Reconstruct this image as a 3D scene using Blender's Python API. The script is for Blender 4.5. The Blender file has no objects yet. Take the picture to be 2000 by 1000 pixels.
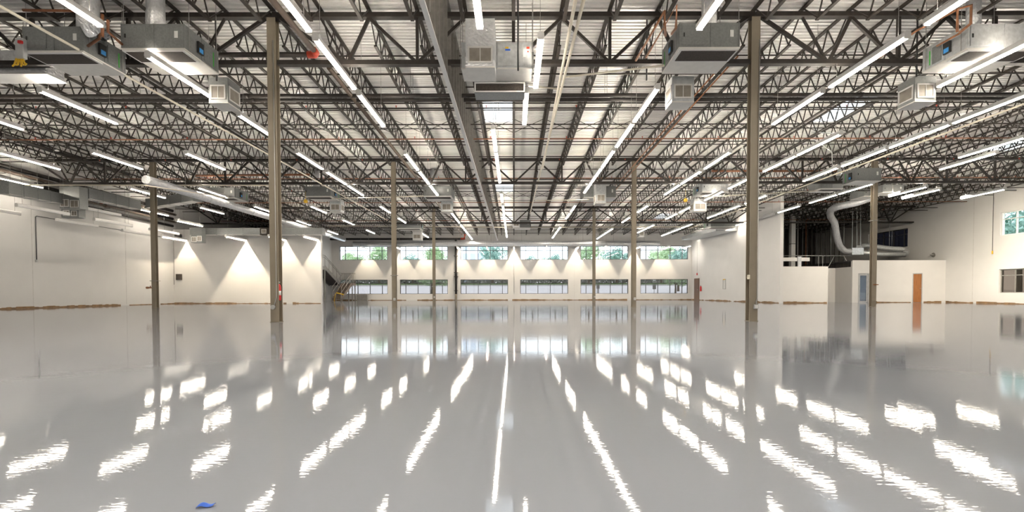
import bpy, math, random
from mathutils import Vector, Matrix
random.seed(7)
S = bpy.context.scene
COL = S.collection
R = math.radians

# ------------------------------------------------------------------ camera
EYE, FPX, U0 = 0.727, 940.0, 1004.0
PITCH, ROLL = R(1.36), R(0.11)
F_ = Vector((0, math.cos(PITCH), -math.sin(PITCH)))
R0 = Vector((1, 0, 0)); U_0 = R0.cross(F_)
RT = R0 * math.cos(ROLL) - U_0 * math.sin(ROLL)
UP = U_0 * math.cos(ROLL) + R0 * math.sin(ROLL)
V0 = 572.0 + FPX * math.tan(PITCH)
def at(u, v, Y):
    d = F_ + RT * ((u - U0) / FPX) + UP * ((V0 - v) / FPX)
    d = d * (Y / d.y)
    return Vector((d.x, Y, d.z + EYE))
cam = bpy.data.cameras.new('camera')
cam.sensor_width = 36.0
cam.lens = 36.0 * FPX / 2000.0
cam.shift_x = (1000.0 - U0) / 2000.0
cam.shift_y = (V0 - 500.0) / 2000.0
cam.clip_start = 0.05; cam.clip_end = 500
co = bpy.data.objects.new('camera', cam); COL.objects.link(co)
m3 = Matrix((RT, UP, -F_)).transposed()
co.matrix_world = Matrix.Translation((0, 0, EYE)) @ m3.to_4x4()
S.camera = co

# ------------------------------------------------------------------ materials
def nt(name):
    m = bpy.data.materials.new(name); m.use_nodes = True
    n = m.node_tree.nodes; l = m.node_tree.links
    return m, n, l, n['Principled BSDF']
def mat(name, col, rough=0.6, metal=0.0, var=0.08, scale=6.0, bump=0.0, bscale=60.0, spec=0.5, col2=None, stretch=(1, 1, 1)):
    m, n, l, b = nt(name)
    b.inputs['Roughness'].default_value = rough
    b.inputs['Metallic'].default_value = metal
    b.inputs['Specular IOR Level'].default_value = spec
    tc = n.new('ShaderNodeTexCoord'); mp = n.new('ShaderNodeMapping'); mp.inputs['Scale'].default_value = stretch
    l.new(tc.outputs['Object'], mp.inputs['Vector'])
    no = n.new('ShaderNodeTexNoise'); no.inputs['Scale'].default_value = scale; no.inputs['Detail'].default_value = 4
    l.new(mp.outputs['Vector'], no.inputs['Vector'])
    cr = n.new('ShaderNodeValToRGB')
    c2 = col2 or tuple(c * (1 + var) for c in col)
    c1 = tuple(c * (1 - var) for c in col)
    cr.color_ramp.elements[0].position = 0.3; cr.color_ramp.elements[1].position = 0.7
    cr.color_ramp.elements[0].color = (*c1, 1); cr.color_ramp.elements[1].color = (*c2, 1)
    l.new(no.outputs['Fac'], cr.inputs['Fac']); l.new(cr.outputs['Color'], b.inputs['Base Color'])
    if bump:
        n2 = n.new('ShaderNodeTexNoise'); n2.inputs['Scale'].default_value = bscale
        l.new(mp.outputs['Vector'], n2.inputs['Vector'])
        bp = n.new('ShaderNodeBump'); bp.inputs['Strength'].default_value = bump; bp.inputs['Distance'].default_value = 0.03 if 'foil' in name else 0.01
        l.new(n2.outputs['Fac'], bp.inputs['Height']); l.new(bp.outputs['Normal'], b.inputs['Normal'])
    return m
def emit(name, col, strength):
    m, n, l, b = nt(name)
    b.inputs['Base Color'].default_value = (0.9, 0.9, 0.9, 1)
    b.inputs['Emission Color'].default_value = (*col, 1); b.inputs['Emission Strength'].default_value = strength
    return m
WARM = (1.0, 0.90, 0.76)
M = {}
M['wall'] = mat('painted_wall', (0.66, 0.65, 0.635), 0.75, var=0.02, scale=1.2)
M['drywall'] = mat('drywall', (0.66, 0.645, 0.625), 0.8, var=0.02, scale=1.5)
M['shadowed'] = mat('shade_toned_wall', (0.045, 0.038, 0.036), 0.9, var=0.5, scale=3, stretch=(3, 3, .3))  # shade of the unlit back right corner put into the colour
M['joint'] = mat('panel_joint', (0.57, 0.555, 0.535), 0.8)
M['steel'] = mat('primed_steel', (0.026, 0.020, 0.0155), 0.55, var=0.25, scale=9, spec=0.4)
M['steel2'] = mat('dark_girder_steel', (0.023, 0.0185, 0.0155), 0.55, var=0.25, scale=9, spec=0.4)
M['deck'] = mat('galvanized_deck', (0.84, 0.825, 0.80), 0.42, 0.3, var=0.10, scale=0.7, stretch=(.4, 3, 1))
M['column'] = mat('taupe_column_paint', (0.245, 0.208, 0.155), 0.5, var=0.06, scale=3)
M['galv'] = mat('galvanized_sheet', (0.26, 0.27, 0.268), 0.45, 0.5, var=0.12, scale=22)
M['galvlight'] = mat('bright_galvanized_sheet', (0.66, 0.68, 0.69), 0.35, 0.55, var=0.15, scale=10)
M['stud'] = mat('galvanized_stud', (0.19, 0.18, 0.165), 0.45, 0.4, var=0.15, scale=8)
M['track'] = mat('white_track', (0.86, 0.85, 0.83), 0.5, var=0.03)
M['foil'] = mat('foil_wrap', (0.80, 0.81, 0.83), 0.3, 0.6, var=0.10, scale=9, bump=1.0, bscale=16)
M['register'] = mat('white_register', (0.80, 0.79, 0.77), 0.5, var=0.03)
M['liner'] = mat('white_duct_board', (0.78, 0.76, 0.72), 0.6, var=0.05)
M['filter'] = mat('dark_filter', (0.045, 0.036, 0.030), 0.8, var=0.3, scale=30)
M['blade'] = mat('grille_blade', (0.30, 0.27, 0.23), 0.5, var=0.15)
M['housing'] = mat('white_fixture_housing', (0.80, 0.79, 0.77), 0.4, var=0.02)
M['wire'] = mat('hanger_wire', (0.35, 0.34, 0.33), 0.5, 0.6)
M['lens'] = emit('lit_lens', WARM, 55.0)
M['officefill'] = emit('office_fill_glow', (.85, .93, 1), 30.0)
M['dimlens'] = emit('dim_wash_lens', WARM, 9.0)
M['deckfill'] = emit('deck_fill_glow', WARM, 170.0)
M['lensoff'] = mat('unlit_lens', (0.85, 0.85, 0.84), 0.35, var=0.01)
M['black_pipe'] = mat('black_pipe', (0.018, 0.014, 0.012), 0.5, var=0.4, scale=5, spec=0.4)
M['brown_pipe'] = mat('brown_pipe', (0.080, 0.058, 0.041), 0.5, var=0.25, scale=5)
M['rust'] = mat('rusty_pipe', (0.21, 0.078, 0.032), 0.6, var=0.3, scale=7)
M['copper'] = mat('copper_line', (0.30, 0.13, 0.06), 0.45, 0.3, var=0.25, scale=7)
M['redfit'] = mat('red_coupling', (0.50, 0.055, 0.025), 0.5, var=0.15)
M['pvc'] = mat('cream_pvc', (0.80, 0.74, 0.62), 0.4, var=0.04)
M['conduit'] = mat('grey_conduit', (0.45, 0.45, 0.44), 0.4, 0.5, var=0.1)
M['darkconduit'] = mat('dark_conduit', (0.10, 0.10, 0.10), 0.5, var=0.1)
M['box'] = mat('grey_box', (0.55, 0.56, 0.56), 0.45, 0.3, var=0.08)
M['black'] = mat('black_plastic', (0.02, 0.02, 0.02), 0.5)
M['white'] = mat('white_plastic', (0.82, 0.82, 0.80), 0.45, var=0.02)
M['red'] = mat('red_enamel', (0.62, 0.02, 0.02), 0.3, var=0.08)
M['yellow'] = mat('yellow_plastic', (0.75, 0.47, 0.03), 0.5, var=0.1)
M['blue'] = mat('blue_plastic', (0.02, 0.12, 0.62), 0.4, var=0.1)
M['bluetag'] = mat('blue_tag', (0.05, 0.30, 0.70), 0.5)
M['green'] = mat('green_tape', (0.06, 0.42, 0.06), 0.6)
M['mullion'] = mat('dark_mullion', (0.085, 0.085, 0.085), 0.4, 0.4, var=0.1)
M['wood'] = mat('stained_door', (0.30, 0.115, 0.030), 0.4, var=0.28, scale=5, stretch=(9, 9, .5))
M['darkwood'] = mat('brown_door', (0.13, 0.075, 0.045), 0.45, var=0.2, scale=5, stretch=(9, 9, .5))
M['doorframe'] = mat('grey_door_frame', (0.42, 0.42, 0.42), 0.45)
M['tape'] = mat('brown_masking_paper', (0.215, 0.125, 0.055), 0.7, var=0.35, scale=5)
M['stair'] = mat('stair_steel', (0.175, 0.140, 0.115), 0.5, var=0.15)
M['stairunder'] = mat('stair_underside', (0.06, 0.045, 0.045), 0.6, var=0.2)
M['rail'] = mat('grey_rail', (0.28, 0.27, 0.25), 0.45, 0.3, var=0.1)
M['concrete'] = mat('parking_concrete', (0.74, 0.73, 0.74), 0.85, var=0.06, scale=.4)
M['stripe'] = mat('white_stripe', (0.9, 0.9, 0.9), 0.8)
M['kerb'] = mat('concrete_kerb', (0.50, 0.49, 0.47), 0.85, var=0.08)
M['grass'] = mat('lawn', (0.10, 0.17, 0.05), 0.9, var=0.3, scale=2)
M['leaf'] = mat('green_leaves', (0.36, 0.54, 0.27), 0.6, var=0.25, scale=1.5, col2=(0.62, 0.76, 0.50))
M['leafdark'] = mat('dark_leaves', (0.20, 0.40, 0.34), 0.6, var=0.3, scale=1.5, col2=(0.42, 0.62, 0.55))
M['hedge'] = mat('dusty_hedge', (0.30, 0.31, 0.27), 0.8, var=0.25, scale=1.2)
M['bark'] = mat('bark', (0.13, 0.10, 0.075), 0.9, var=0.3, scale=6)
M['facade'] = mat('pale_facade', (0.80, 0.82, 0.85), 0.8, var=0.03)
M['facadewin'] = mat('facade_glass', (0.45, 0.54, 0.66), 0.3, var=0.1)

def glass(name, tint, gloss=0.05):
    m, n, l, b = nt(name)
    out = n['Material Output']; n.remove(b)
    tr = n.new('ShaderNodeBsdfTransparent'); tr.inputs['Color'].default_value = (*tint, 1)
    gl = n.new('ShaderNodeBsdfGlossy'); gl.inputs['Roughness'].default_value = 0.02
    no = n.new('ShaderNodeTexNoise'); no.inputs['Scale'].default_value = 0.6
    bp = n.new('ShaderNodeBump'); bp.inputs['Strength'].default_value = 0.01
    l.new(no.outputs['Fac'], bp.inputs['Height']); l.new(bp.outputs['Normal'], gl.inputs['Normal'])
    mx = n.new('ShaderNodeMixShader'); mx.inputs['Fac'].default_value = gloss
    l.new(tr.outputs[0], mx.inputs[1]); l.new(gl.outputs[0], mx.inputs[2]); l.new(mx.outputs[0], out.inputs['Surface'])
    return m
M['glass'] = glass('clear_glass', (0.93, 0.96, 0.97))
M['tint'] = glass('grey_tinted_glass', (0.60, 0.60, 0.605), 0.05)
M['shade'] = glass('brown_mesh_shade', (0.34, 0.30, 0.26), 0.06)
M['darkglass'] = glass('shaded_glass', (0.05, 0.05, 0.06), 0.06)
M['doorglass'] = glass('door_glass', (0.72, 0.78, 0.84), 0.08)
def skydome():
    m, n, l, b = nt('skylight_dome')
    out = n['Material Output']; n.remove(b)
    tr = n.new('ShaderNodeBsdfTransparent'); tr.inputs['Color'].default_value = (0.9, 0.93, 0.95, 1)
    tl = n.new('ShaderNodeBsdfTranslucent'); tl.inputs['Color'].default_value = (0.9, 0.93, 0.96, 1)
    mx = n.new('ShaderNodeMixShader'); mx.inputs['Fac'].default_value = 0.3
    l.new(tr.outputs[0], mx.inputs[1]); l.new(tl.outputs[0], mx.inputs[2]); l.new(mx.outputs[0], out.inputs['Surface'])
    return m
M['dome'] = skydome()

def floor_mat():
    m, n, l, b = nt('wet_look_epoxy')
    tc = n.new('ShaderNodeTexCoord')
    def noise(scale, st, detail=2, rough=0.5, rot=0):
        mp = n.new('ShaderNodeMapping'); mp.inputs['Scale'].default_value = st; mp.inputs['Rotation'].default_value = (0, 0, rot)
        l.new(tc.outputs['Object'], mp.inputs['Vector'])
        t = n.new('ShaderNodeTexNoise'); t.inputs['Scale'].default_value = scale; t.inputs['Detail'].default_value = detail
        t.inputs['Roughness'].default_value = rough
        l.new(mp.outputs['Vector'], t.inputs['Vector'])
        return t.outputs['Fac']
    cr = n.new('ShaderNodeValToRGB')
    cr.color_ramp.elements[0].color = (0.300, 0.323, 0.370, 1); cr.color_ramp.elements[1].color = (0.342, 0.365, 0.412, 1)
    cr.color_ramp.elements[0].position = .3; cr.color_ramp.elements[1].position = .7
    l.new(noise(0.35, (1, .35, 1), 5, .6, .3), cr.inputs['Fac']); l.new(cr.outputs['Color'], b.inputs['Base Color'])
    b.inputs['Roughness'].default_value = 0.035
    b.inputs['IOR'].default_value = 1.50
    a = noise(1.6, (1, 1, 1), 2, .5)
    c = noise(9.0, (0.5, 1.6, 1), 3, .6, .35)
    d = noise(38.0, (0.35, 1.5, 1), 2, .5, .35)
    def mul(x, k):
        q = n.new('ShaderNodeMath'); q.operation = 'MULTIPLY'; q.inputs[1].default_value = k; l.new(x, q.inputs[0]); return q.outputs[0]
    def add(x, y):
        q = n.new('ShaderNodeMath'); q.operation = 'ADD'; l.new(x, q.inputs[0]); l.new(y, q.inputs[1]); return q.outputs[0]
    h = add(add(mul(a, 0.00055), mul(c, 0.00019)), mul(d, 0.00020))
    bp = n.new('ShaderNodeBump'); bp.inputs['Strength'].default_value = 1.0; bp.inputs['Distance'].default_value = 1.0
    l.new(h, bp.inputs['Height']); l.new(bp.outputs['Normal'], b.inputs['Normal'])
    return m
M['floor'] = floor_mat()

# ------------------------------------------------------------------ mesh builder
class MB:
    def __init__(s): s.v = []; s.f = []
    def quadbox(s, pts):
        b = len(s.v); s.v += [tuple(p) for p in pts]
        for q in ((0, 3, 2, 1), (4, 5, 6, 7), (0, 1, 5, 4), (1, 2, 6, 5), (2, 3, 7, 6), (3, 0, 4, 7)):
            s.f.append(tuple(b + i for i in q))
        return s
    def box(s, x0, x1, y0, y1, z0, z1):
        return s.quadbox([(x0, y0, z0), (x1, y0, z0), (x1, y1, z0), (x0, y1, z0), (x0, y0, z1), (x1, y0, z1), (x1, y1, z1), (x0, y1, z1)])
    def tube(s, path, r, n=8, cap=True, r2=None, rot=None):
        path = [Vector(p) for p in path]; b = len(s.v); k = len(path)
        t0 = (path[1] - path[0]).normalized()
        ref = Vector((0, 0, 1)) if abs(t0.z) < 0.9 else Vector((0, 1, 0))
        if rot is None: rot = math.pi / 4 if n == 4 else 0
        for i, p in enumerate(path):
            a = (path[i] - path[i - 1]).normalized() if i else t0
            c = (path[i + 1] - path[i]).normalized() if i < k - 1 else a
            t = (a + c)
            t = t.normalized() if t.length > 1e-6 else a
            ref2 = ref if abs(t.dot(ref)) < 0.98 else Vector((1, 0, 0))
            sx = t.cross(ref2).normalized(); sy = sx.cross(t).normalized()
            kk = 1.0 / max(0.35, math.cos(0.5 * a.angle(c))) if i not in (0, k - 1) else 1.0
            rr = r if r2 is None else r + (r2 - r) * i / (k - 1)
            for j in range(n):
                an = 2 * math.pi * j / n + rot
                s.v.append(tuple(p + sx * (rr * math.cos(an)) + sy * (rr * math.sin(an) * (kk if n == 4 else 1))))
        for i in range(k - 1):
            for j in range(n):
                j2 = (j + 1) % n
                s.f.append((b + i * n + j, b + i * n + j2, b + (i + 1) * n + j2, b + (i + 1) * n + j))
        if cap:
            s.f.append(tuple(b + j for j in reversed(range(n)))); s.f.append(tuple(b + (k - 1) * n + j for j in range(n)))
        return s
    def bar(s, p, q, w, h=None):
        return s.tube([p, q], w * 0.7071, 4)
    def frame(s, x0, x1, z0, z1, y0, y1, w):      # a rectangular ring in the XZ plane
        o = [(x0, z0), (x1, z0), (x1, z1), (x0, z1)]; i = [(x0 + w, z0 + w), (x1 - w, z0 + w), (x1 - w, z1 - w), (x0 + w, z1 - w)]
        b = len(s.v)
        for y in (y0, y1):
            s.v += [(x, y, z) for x, z in o] + [(x, y, z) for x, z in i]
        for k in range(4):
            k2 = (k + 1) % 4
            s.f += [(b + k, b + k2, b + 4 + k2, b + 4 + k), (b + 8 + k, b + 12 + k, b + 12 + k2, b + 8 + k2),
                    (b + k, b + 8 + k, b + 8 + k2, b + k2), (b + 4 + k, b + 4 + k2, b + 12 + k2, b + 12 + k)]
        return s
    def lathe(s, prof, n=16, c=(0, 0, 0)):
        b = len(s.v)
        for r, z in prof:
            for j in range(n):
                a = 2 * math.pi * j / n
                s.v.append((c[0] + r * math.cos(a), c[1] + r * math.sin(a), c[2] + z))
        for i in range(len(prof) - 1):
            for j in range(n):
                j2 = (j + 1) % n
                s.f.append((b + i * n + j, b + i * n + j2, b + (i + 1) * n + j2, b + (i + 1) * n + j))
        s.f.append(tuple(b + j for j in reversed(range(n)))); s.f.append(tuple(b + (len(prof) - 1) * n + j for j in range(n)))
        return s
    def mesh(s, name, m, smooth=False, bevel=0):
        me = bpy.data.meshes.new(name); me.from_pydata(s.v, [], s.f); me.update()
        me.materials.append(m)
        if smooth:
            for p in me.polygons: p.use_smooth = len(p.vertices) == 4
        return me
    def build(s, name, m, parent=None, smooth=False, bevel=0, mw=None):
        me = s.mesh(name, m, smooth)
        o = bpy.data.objects.new(name, me); COL.objects.link(o)
        if parent is not None: o.parent = parent
        if bevel:
            bv = o.modifiers.new('bevel', 'BEVEL'); bv.width = bevel; bv.segments = 2; bv.limit_method = 'ANGLE'
        if mw is not None: o.matrix_local = mw
        return o
def link(name, me, parent=None, loc=None, rot=None, scale=None):
    o = bpy.data.objects.new(name, me); COL.objects.link(o)
    if parent is not None: o.parent = parent
    if loc is not None: o.location = loc
    if rot is not None: o.rotation_euler = rot
    if scale is not None: o.scale = scale
    return o
def tag(o, label=None, cat=None, group=None, kind=None):
    if label: o['label'] = label
    if cat: o['category'] = cat
    if group: o['group'] = group
    if kind: o['kind'] = kind
    return o
def thing(name, label, cat, loc=(0, 0, 0), rz=0.0, group=None):
    o = bpy.data.objects.new(name, None); COL.objects.link(o)
    o.location = loc; o.rotation_euler = (0, 0, rz); o.empty_display_size = 0.2
    return tag(o, label, cat, group)
def struct(name, mb, m, label=None, smooth=False):
    o = mb.build(name, m, smooth=smooth)
    return tag(o, label, None, None, 'structure')
def copy_tree(o, parent=None):
    c = o.copy(); COL.objects.link(c)
    if parent is not None: c.parent = parent
    for ch in list(o.children): copy_tree(ch, c)
    return c
ORD = ['zeroth', 'first', 'second', 'third', 'fourth', 'fifth', 'sixth', 'seventh', 'eighth', 'ninth', 'tenth', 'eleventh', 'twelfth', 'thirteenth', 'fourteenth', 'fifteenth', 'sixteenth', 'seventeenth', 'eighteenth', 'nineteenth', 'twentieth']

# ------------------------------------------------------------------ layout
L = 12.04
SL = -0.0212
ROWS = [0.16, 12.2, 24.24, 36.28]
XL, XR = -24.08, 30.1
YB = 48.2
XW = 17.77        # left face of the right inner wall
YM = 34.1        # face of the freestanding wall on the left
YS = -6.0
def zchord(y): return 7.65 + SL * (y - 12.2)
def zdeck(y): return zchord(y) + 0.18

# ---- floor
fl = MB(); fl.v = [(XL - .3, YS - .3, 0), (XR + .3, YS - .3, 0), (XR + .3, YB + .3, 0), (XL - .3, YB + .3, 0)]; fl.f = [(0, 1, 2, 3)]
struct('floor', fl, M['floor'], 'glossy pale grey epoxy floor of the empty hall')

# ---- ceiling: corrugated deck with holes for the skylights
SKY = [(-1.15, -0.05, 17.3, 19.75), (-1.15, -0.05, 29.6, 32.05), (-1.15, -0.05, 41.7, 44.1), (12.1, 13.2, 17.3, 19.75), (12.1, 13.2, 40.0, 42.4), (22.95, 24.05, 21.2, 23.6)]
def deck():
    b = MB()
    prof = []; y = YS - .3; p = 0.152; d = 0.052
    while y < YB + .3:
        prof += [(y, 0), (y + .076, 0), (y + .088, d), (y + .140, d)]; y += p
    xs = sorted({XL - .3, XR + .3, *[s[0] for s in SKY], *[s[1] for s in SKY]})
    for i in range(len(xs) - 1):
        xa, xb = xs[i], xs[i + 1]; prev = None
        for k, (y, dz) in enumerate(prof):
            z = zdeck(y) + dz
            cur = len(b.v); b.v += [(xa, y, z), (xb, y, z)]
            hole = any(s[0] - 1e-6 <= xa and xb <= s[1] + 1e-6 and s[2] < y < s[3] for s in SKY)
            if prev is not None and not hole and not ph: b.f.append((prev, cur, cur + 1, prev + 1))
            prev, ph = cur, hole
    return b
struct('ceiling', deck(), M['deck'], 'ribbed galvanized roof deck above the joists')

# ---- walls
def wall_grid(b, fixed, t, axis, a0, a1, z0, z1, holes):
    xs = sorted({a0, a1, *[h[0] for h in holes], *[h[1] for h in holes]}); zs = sorted({z0, z1, *[h[2] for h in holes], *[h[3] for h in holes]})
    for i in range(len(xs) - 1):
        for k in range(len(zs) - 1):
            cx, cz = (xs[i] + xs[i + 1]) / 2, (zs[k] + zs[k + 1]) / 2
            if any(h[0] < cx < h[1] and h[2] < cz < h[3] for h in holes): continue
            if axis == 'x': b.box(xs[i], xs[i + 1], fixed, fixed + t, zs[k], zs[k + 1])
            else: b.box(fixed, fixed + t, xs[i], xs[i + 1], zs[k], zs[k + 1])
    return b
WIN = [(-17.45, -12.65), (-11.42, -6.62), (-5.36, -0.6), (0.62, 5.42), (6.66, 11.44), (12.66, 17.42)]
ZU, ZD = (4.03, 5.40), (0.62, 2.07)
holes = [(a, b_, *ZU) for a, b_ in WIN] + [(a, b_, *ZD) for a, b_ in WIN]
struct('wall_back', wall_grid(MB(), YB, .3, 'x', XL - .3, XW + .22, 0, 8.2, holes), M['wall'], 'white back wall with two rows of windows')
struct('wall_back_office', MB().box(XW + .22, XR + .3, YB, YB + .3, 0, 8.2), M['shadowed'], 'back wall above the office block, coloured dark as if in shade')
struct('wall_left', MB().box(XL - .3, XL, YS, YB, 0, 8.6), M['wall'], 'long white concrete wall at the left')
RW = [(22.5, 31.0), (38.3, 46.5)]
rh = [(22.5, 29.9, 4.2, 5.62), (22.5, 29.9, .66, 2.12), (36.9, 41.0, 4.2, 5.62)]
struct('wall_right', wall_grid(MB(), XR, .3, 'y', YS, YB, 0, 8.4, rh), M['wall'], 'long white wall at the right with windows')
struct('wall_front', MB().box(XL - .3, XR + .3, YS - .3, YS, 0, 8.8), M['wall'], 'white wall behind the camera')
struct('wall_partition', MB().box(XL, -13.64, YM, YM + .26, 0, 5.25), M['wall'], 'freestanding white wall lit by wall washers')
struct('wall_recess', MB().box(-18.45, -18.2, YM + 3.0, YB, 0, 8.0), M['wall'], 'white side wall beside the stair')
struct('wall_inner', MB().box(XW, XW + .22, 32.2, YB, 0, 7.35), M['wall'], 'tall white inner wall at the right of the back windows')
# office block
YO = 33.6
XA = at(1615, 560, 32.4).x; XO = at(1664.5, 560, YO).x
struct('wall_office_low', MB().box(XW + .22, XA, 32.3, 32.48, 0, 2.46), M['drywall'], 'low drywall partition beside the tall inner wall')
YA = 35.4
dx0, dx1 = 19.9, XO + .12
struct('wall_alcove', wall_grid(MB(), YA, .16, 'x', 20.6, XO + .16, 0, 2.5, [(22.15, 23.06, 0, 2.06)]), M['drywall'], 'drywall at the back of the office alcove')
struct('wall_alcove_side', MB().box(XO, XO + .16, YO + .16, YA, 0, 2.5), M['drywall'], 'shaded side wall of the office alcove')
xg0, xg1 = at(1676, 560, YO).x, at(1697, 560, YO).x
xw0, xw1 = at(1782, 560, YO).x, at(1801.5, 560, YO).x
struct('wall_office', wall_grid(MB(), YO, .16, 'x', XO, XR, 0, 2.95, [(xg0, xg1, 0, 2.05), (xw0, xw1, 0, 2.05)]), M['drywall'], 'white drywall front of the office block')
struct('ceiling_office', MB().box(XO, XR, YO + .16, YB, 2.88, 2.93), M['shadowed'], 'dark top of the office block')
struct('wall_office_inside', MB().box(XO + .2, XR, YO + 3.2, YO + 3.3, 0, 2.85), M['drywall'], 'wall seen through the office glass door')
# vertical panel joints
jt = 1
for y in (10.5, 16.2, 21.9, 24.1, 29.9):
    struct(f'trim_{jt}', MB().box(XL, XL + .006, y, y + .03, 0.05, 7.6), M['joint']); jt += 1
for x in (-12.05, -6.0, 0.0, 6.04, 12.05):
    struct(f'trim_{jt}', MB().box(x - .012, x + .012, YB - .006, YB, 0.05, 6.9), M['joint']); jt += 1
for y in (25.2, 31.6):
    struct(f'trim_{jt}', MB().box(XR - .006, XR, y, y + .03, 0.05, 7.4), M['joint']); jt += 1

# ragged brown masking strip at the wall base
def ragged(name, p, q, nrm, hmax=.14):
    b = MB(); p = Vector(p); q = Vector(q); d = q - p; n = max(2, int(d.length / .22)); nv = Vector(nrm) * .012
    h = hmax; on = True
    for i in range(n):
        if random.random() < .07: on = not on
        if not on and random.random() < .45: on = True
        h = min(hmax, max(hmax * .35, h + random.uniform(-.035, .035)))
        if not on: continue
        a = p + d * (i / n); c = p + d * ((i + 1) / n)
        b.quadbox([a, c, c + nv, a + nv, a + Vector((0, 0, h)), c + Vector((0, 0, h)), c + nv + Vector((0, 0, h)), a + nv + Vector((0, 0, h))])
    o = b.build(name, M['tape']); tag(o, 'ragged brown masking strip along the wall base', None, None, 'structure')
ragged('baseboard_left', (XL, 6, .001), (XL, YM, .001), (1, 0, 0), .10)
ragged('baseboard_partition', (XL + .02, YM, .001), (-13.7, YM, .001), (0, -1, 0), .09)
ragged('baseboard_back', (-18.1, YB, .001), (XW - .02, YB, .001), (0, -1, 0), .10)
ragged('baseboard_inner', (XW, YB - .05, .001), (XW, 32.3, .001), (-1, 0, 0), .10)
ragged('baseboard_low', (XW + .3, 32.3, .001), (XA - .05, 32.3, .001), (0, -1, 0), .13)
ragged('baseboard_office', (xg1 + .1, YO, .001), (xw0 - .1, YO, .001), (0, -1, 0), .1)
ragged('baseboard_office_end', (xw1 + .1, YO, .001), (XR - .02, YO, .001), (0, -1, 0), .1)
ragged('baseboard_right', (XR, YO - .05, .001), (XR, 20, .001), (-1, 0, 0), .11)

# ------------------------------------------------------------------ windows
wn = 0
FR = (0, .118, .372, .628, .882, 1)
def window(x0, x1, z0, z1, zt, label, gm, T=None, mm='mullion'):
    """mullioned window in the XZ plane; T places it on another wall"""
    global wn; wn += 1
    w = bpy.data.objects.new(f'window_{wn}', None); COL.objects.link(w); tag(w, label, None, None, 'structure')
    if T is not None: w.matrix_world = T
    y = 0.10; W = x1 - x0
    MB().frame(x0 + .004, x1 - .004, z0 + .004, z1 - .004, y, y + .11, .05).build('window_frame', M[mm], w)
    for f in FR[1:-1]:
        x = x0 + W * f
        MB().box(x - .027, x + .027, y + .005, y + .1, z0 + .055, z1 - .055).build('mullion', M[mm], w)
    for i in range(5):
        xa = x0 + W * FR[i] + (.028 if i else .055); xb = x0 + W * FR[i + 1] - (.028 if i < 4 else .055)
        MB().box(xa, xb, y + .01, y + .095, zt - .025, zt + .025).build('transom', M[mm], w)
    MB().box(x0 + .05, x1 - .05, y + .045, y + .055, z0 + .05, z1 - .05).build('pane', gm, w)
    MB().box(x0 + .004, x1 - .004, .004, y, z0 + .002, z0 + .012).build('window_sill', M['white'], w)
    return w
for i, (a, b_) in enumerate(WIN):
    T = Matrix.Translation((0, YB, 0))
    window(a, b_, *ZU, 4.97, f'{ORD[i + 1]} clerestory window from the left in the back wall', M['glass'], T)
    window(a, b_, *ZD, 1.69, f'{ORD[i + 1]} lower tinted window from the left in the back wall', M['tint'], T)
TR = Matrix.Translation((XR, 0, 0)) @ Matrix.Rotation(R(-90), 4, 'Z')
window(-29.9, -22.5, 4.2, 5.62, 5.19, 'upper window in the right wall', M['glass'], TR, 'white')
window(-29.9, -22.5, .66, 2.12, 1.74, 'lower window with a brown mesh shade in the right wall', M['shade'], TR, 'rail')
window(-41.0, -36.9, 4.2, 5.62, 5.19, 'shaded dark window high in the right wall behind the ducts', M['darkglass'], TR)

# ------------------------------------------------------------------ doors
def door(n, x0, x1, y, h, m, label, knob_right=True, glassy=False):
    d = bpy.data.objects.new(f'door_{n}', None); COL.objects.link(d); d.location = (0, y, 0); tag(d, label, None, None, 'structure')
    b = MB(); b.box(x0, x0 + .05, -.015, .15, 0, h); b.box(x1 - .05, x1, -.015, .15, 0, h); b.box(x0 + .05, x1 - .05, -.015, .15, h - .05, h)
    b.build('door_frame', M['doorframe'], d)
    if glassy:
        MB().frame(x0 + .06, x1 - .06, .02, h - .06, .03, .075, .09).build('door_leaf', M['doorframe'], d)
        MB().box(x0 + .15, x1 - .15, .045, .055, .11, h - .15).build('door_pane', M['doorglass'], d)
    else:
        MB().box(x0 + .055, x1 - .055, .02, .065, .01, h - .055).build('door_leaf', m, d)
    kx = x1 - .13 if knob_right else x0 + .13
    b = MB(); b.tube([(kx, .02, .98), (kx, -.04, .98), (kx - .1, -.04, .98)], .012, 8); b.build('door_handle', M['conduit'], d, True)
    return d
door(1, xw0, xw1, YO, 2.04, M['wood'], 'orange brown wooden door in the office front')
door(2, xg0, xg1, YO, 2.04, None, 'glass door with a grey frame in the office front', True, True)
door(3, 22.16, 23.05, YA, 2.05, M['darkwood'], 'brown door at the back of the office alcove')
# door in the tall inner wall near the back
d4 = bpy.data.objects.new('door_4', None); COL.objects.link(d4); tag(d4, 'narrow dark brown door in the inner wall near the back windows', None, None, 'structure')
MB().box(XW - .03, XW - .002, 46.15, 47.45, 0, 2.1).build('door_frame', M['darkwood'], d4)
MB().box(XW - .045, XW - .032, 46.25, 47.35, .01, 2.02).build('door_leaf', M['darkwood'], d4)
MB().tube([(XW - .045, 46.4, 1.0), (XW - .1, 46.4, 1.0), (XW - .1, 46.5, 1.0)], .012, 8).build('door_handle', M['conduit'], d4, True)

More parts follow.
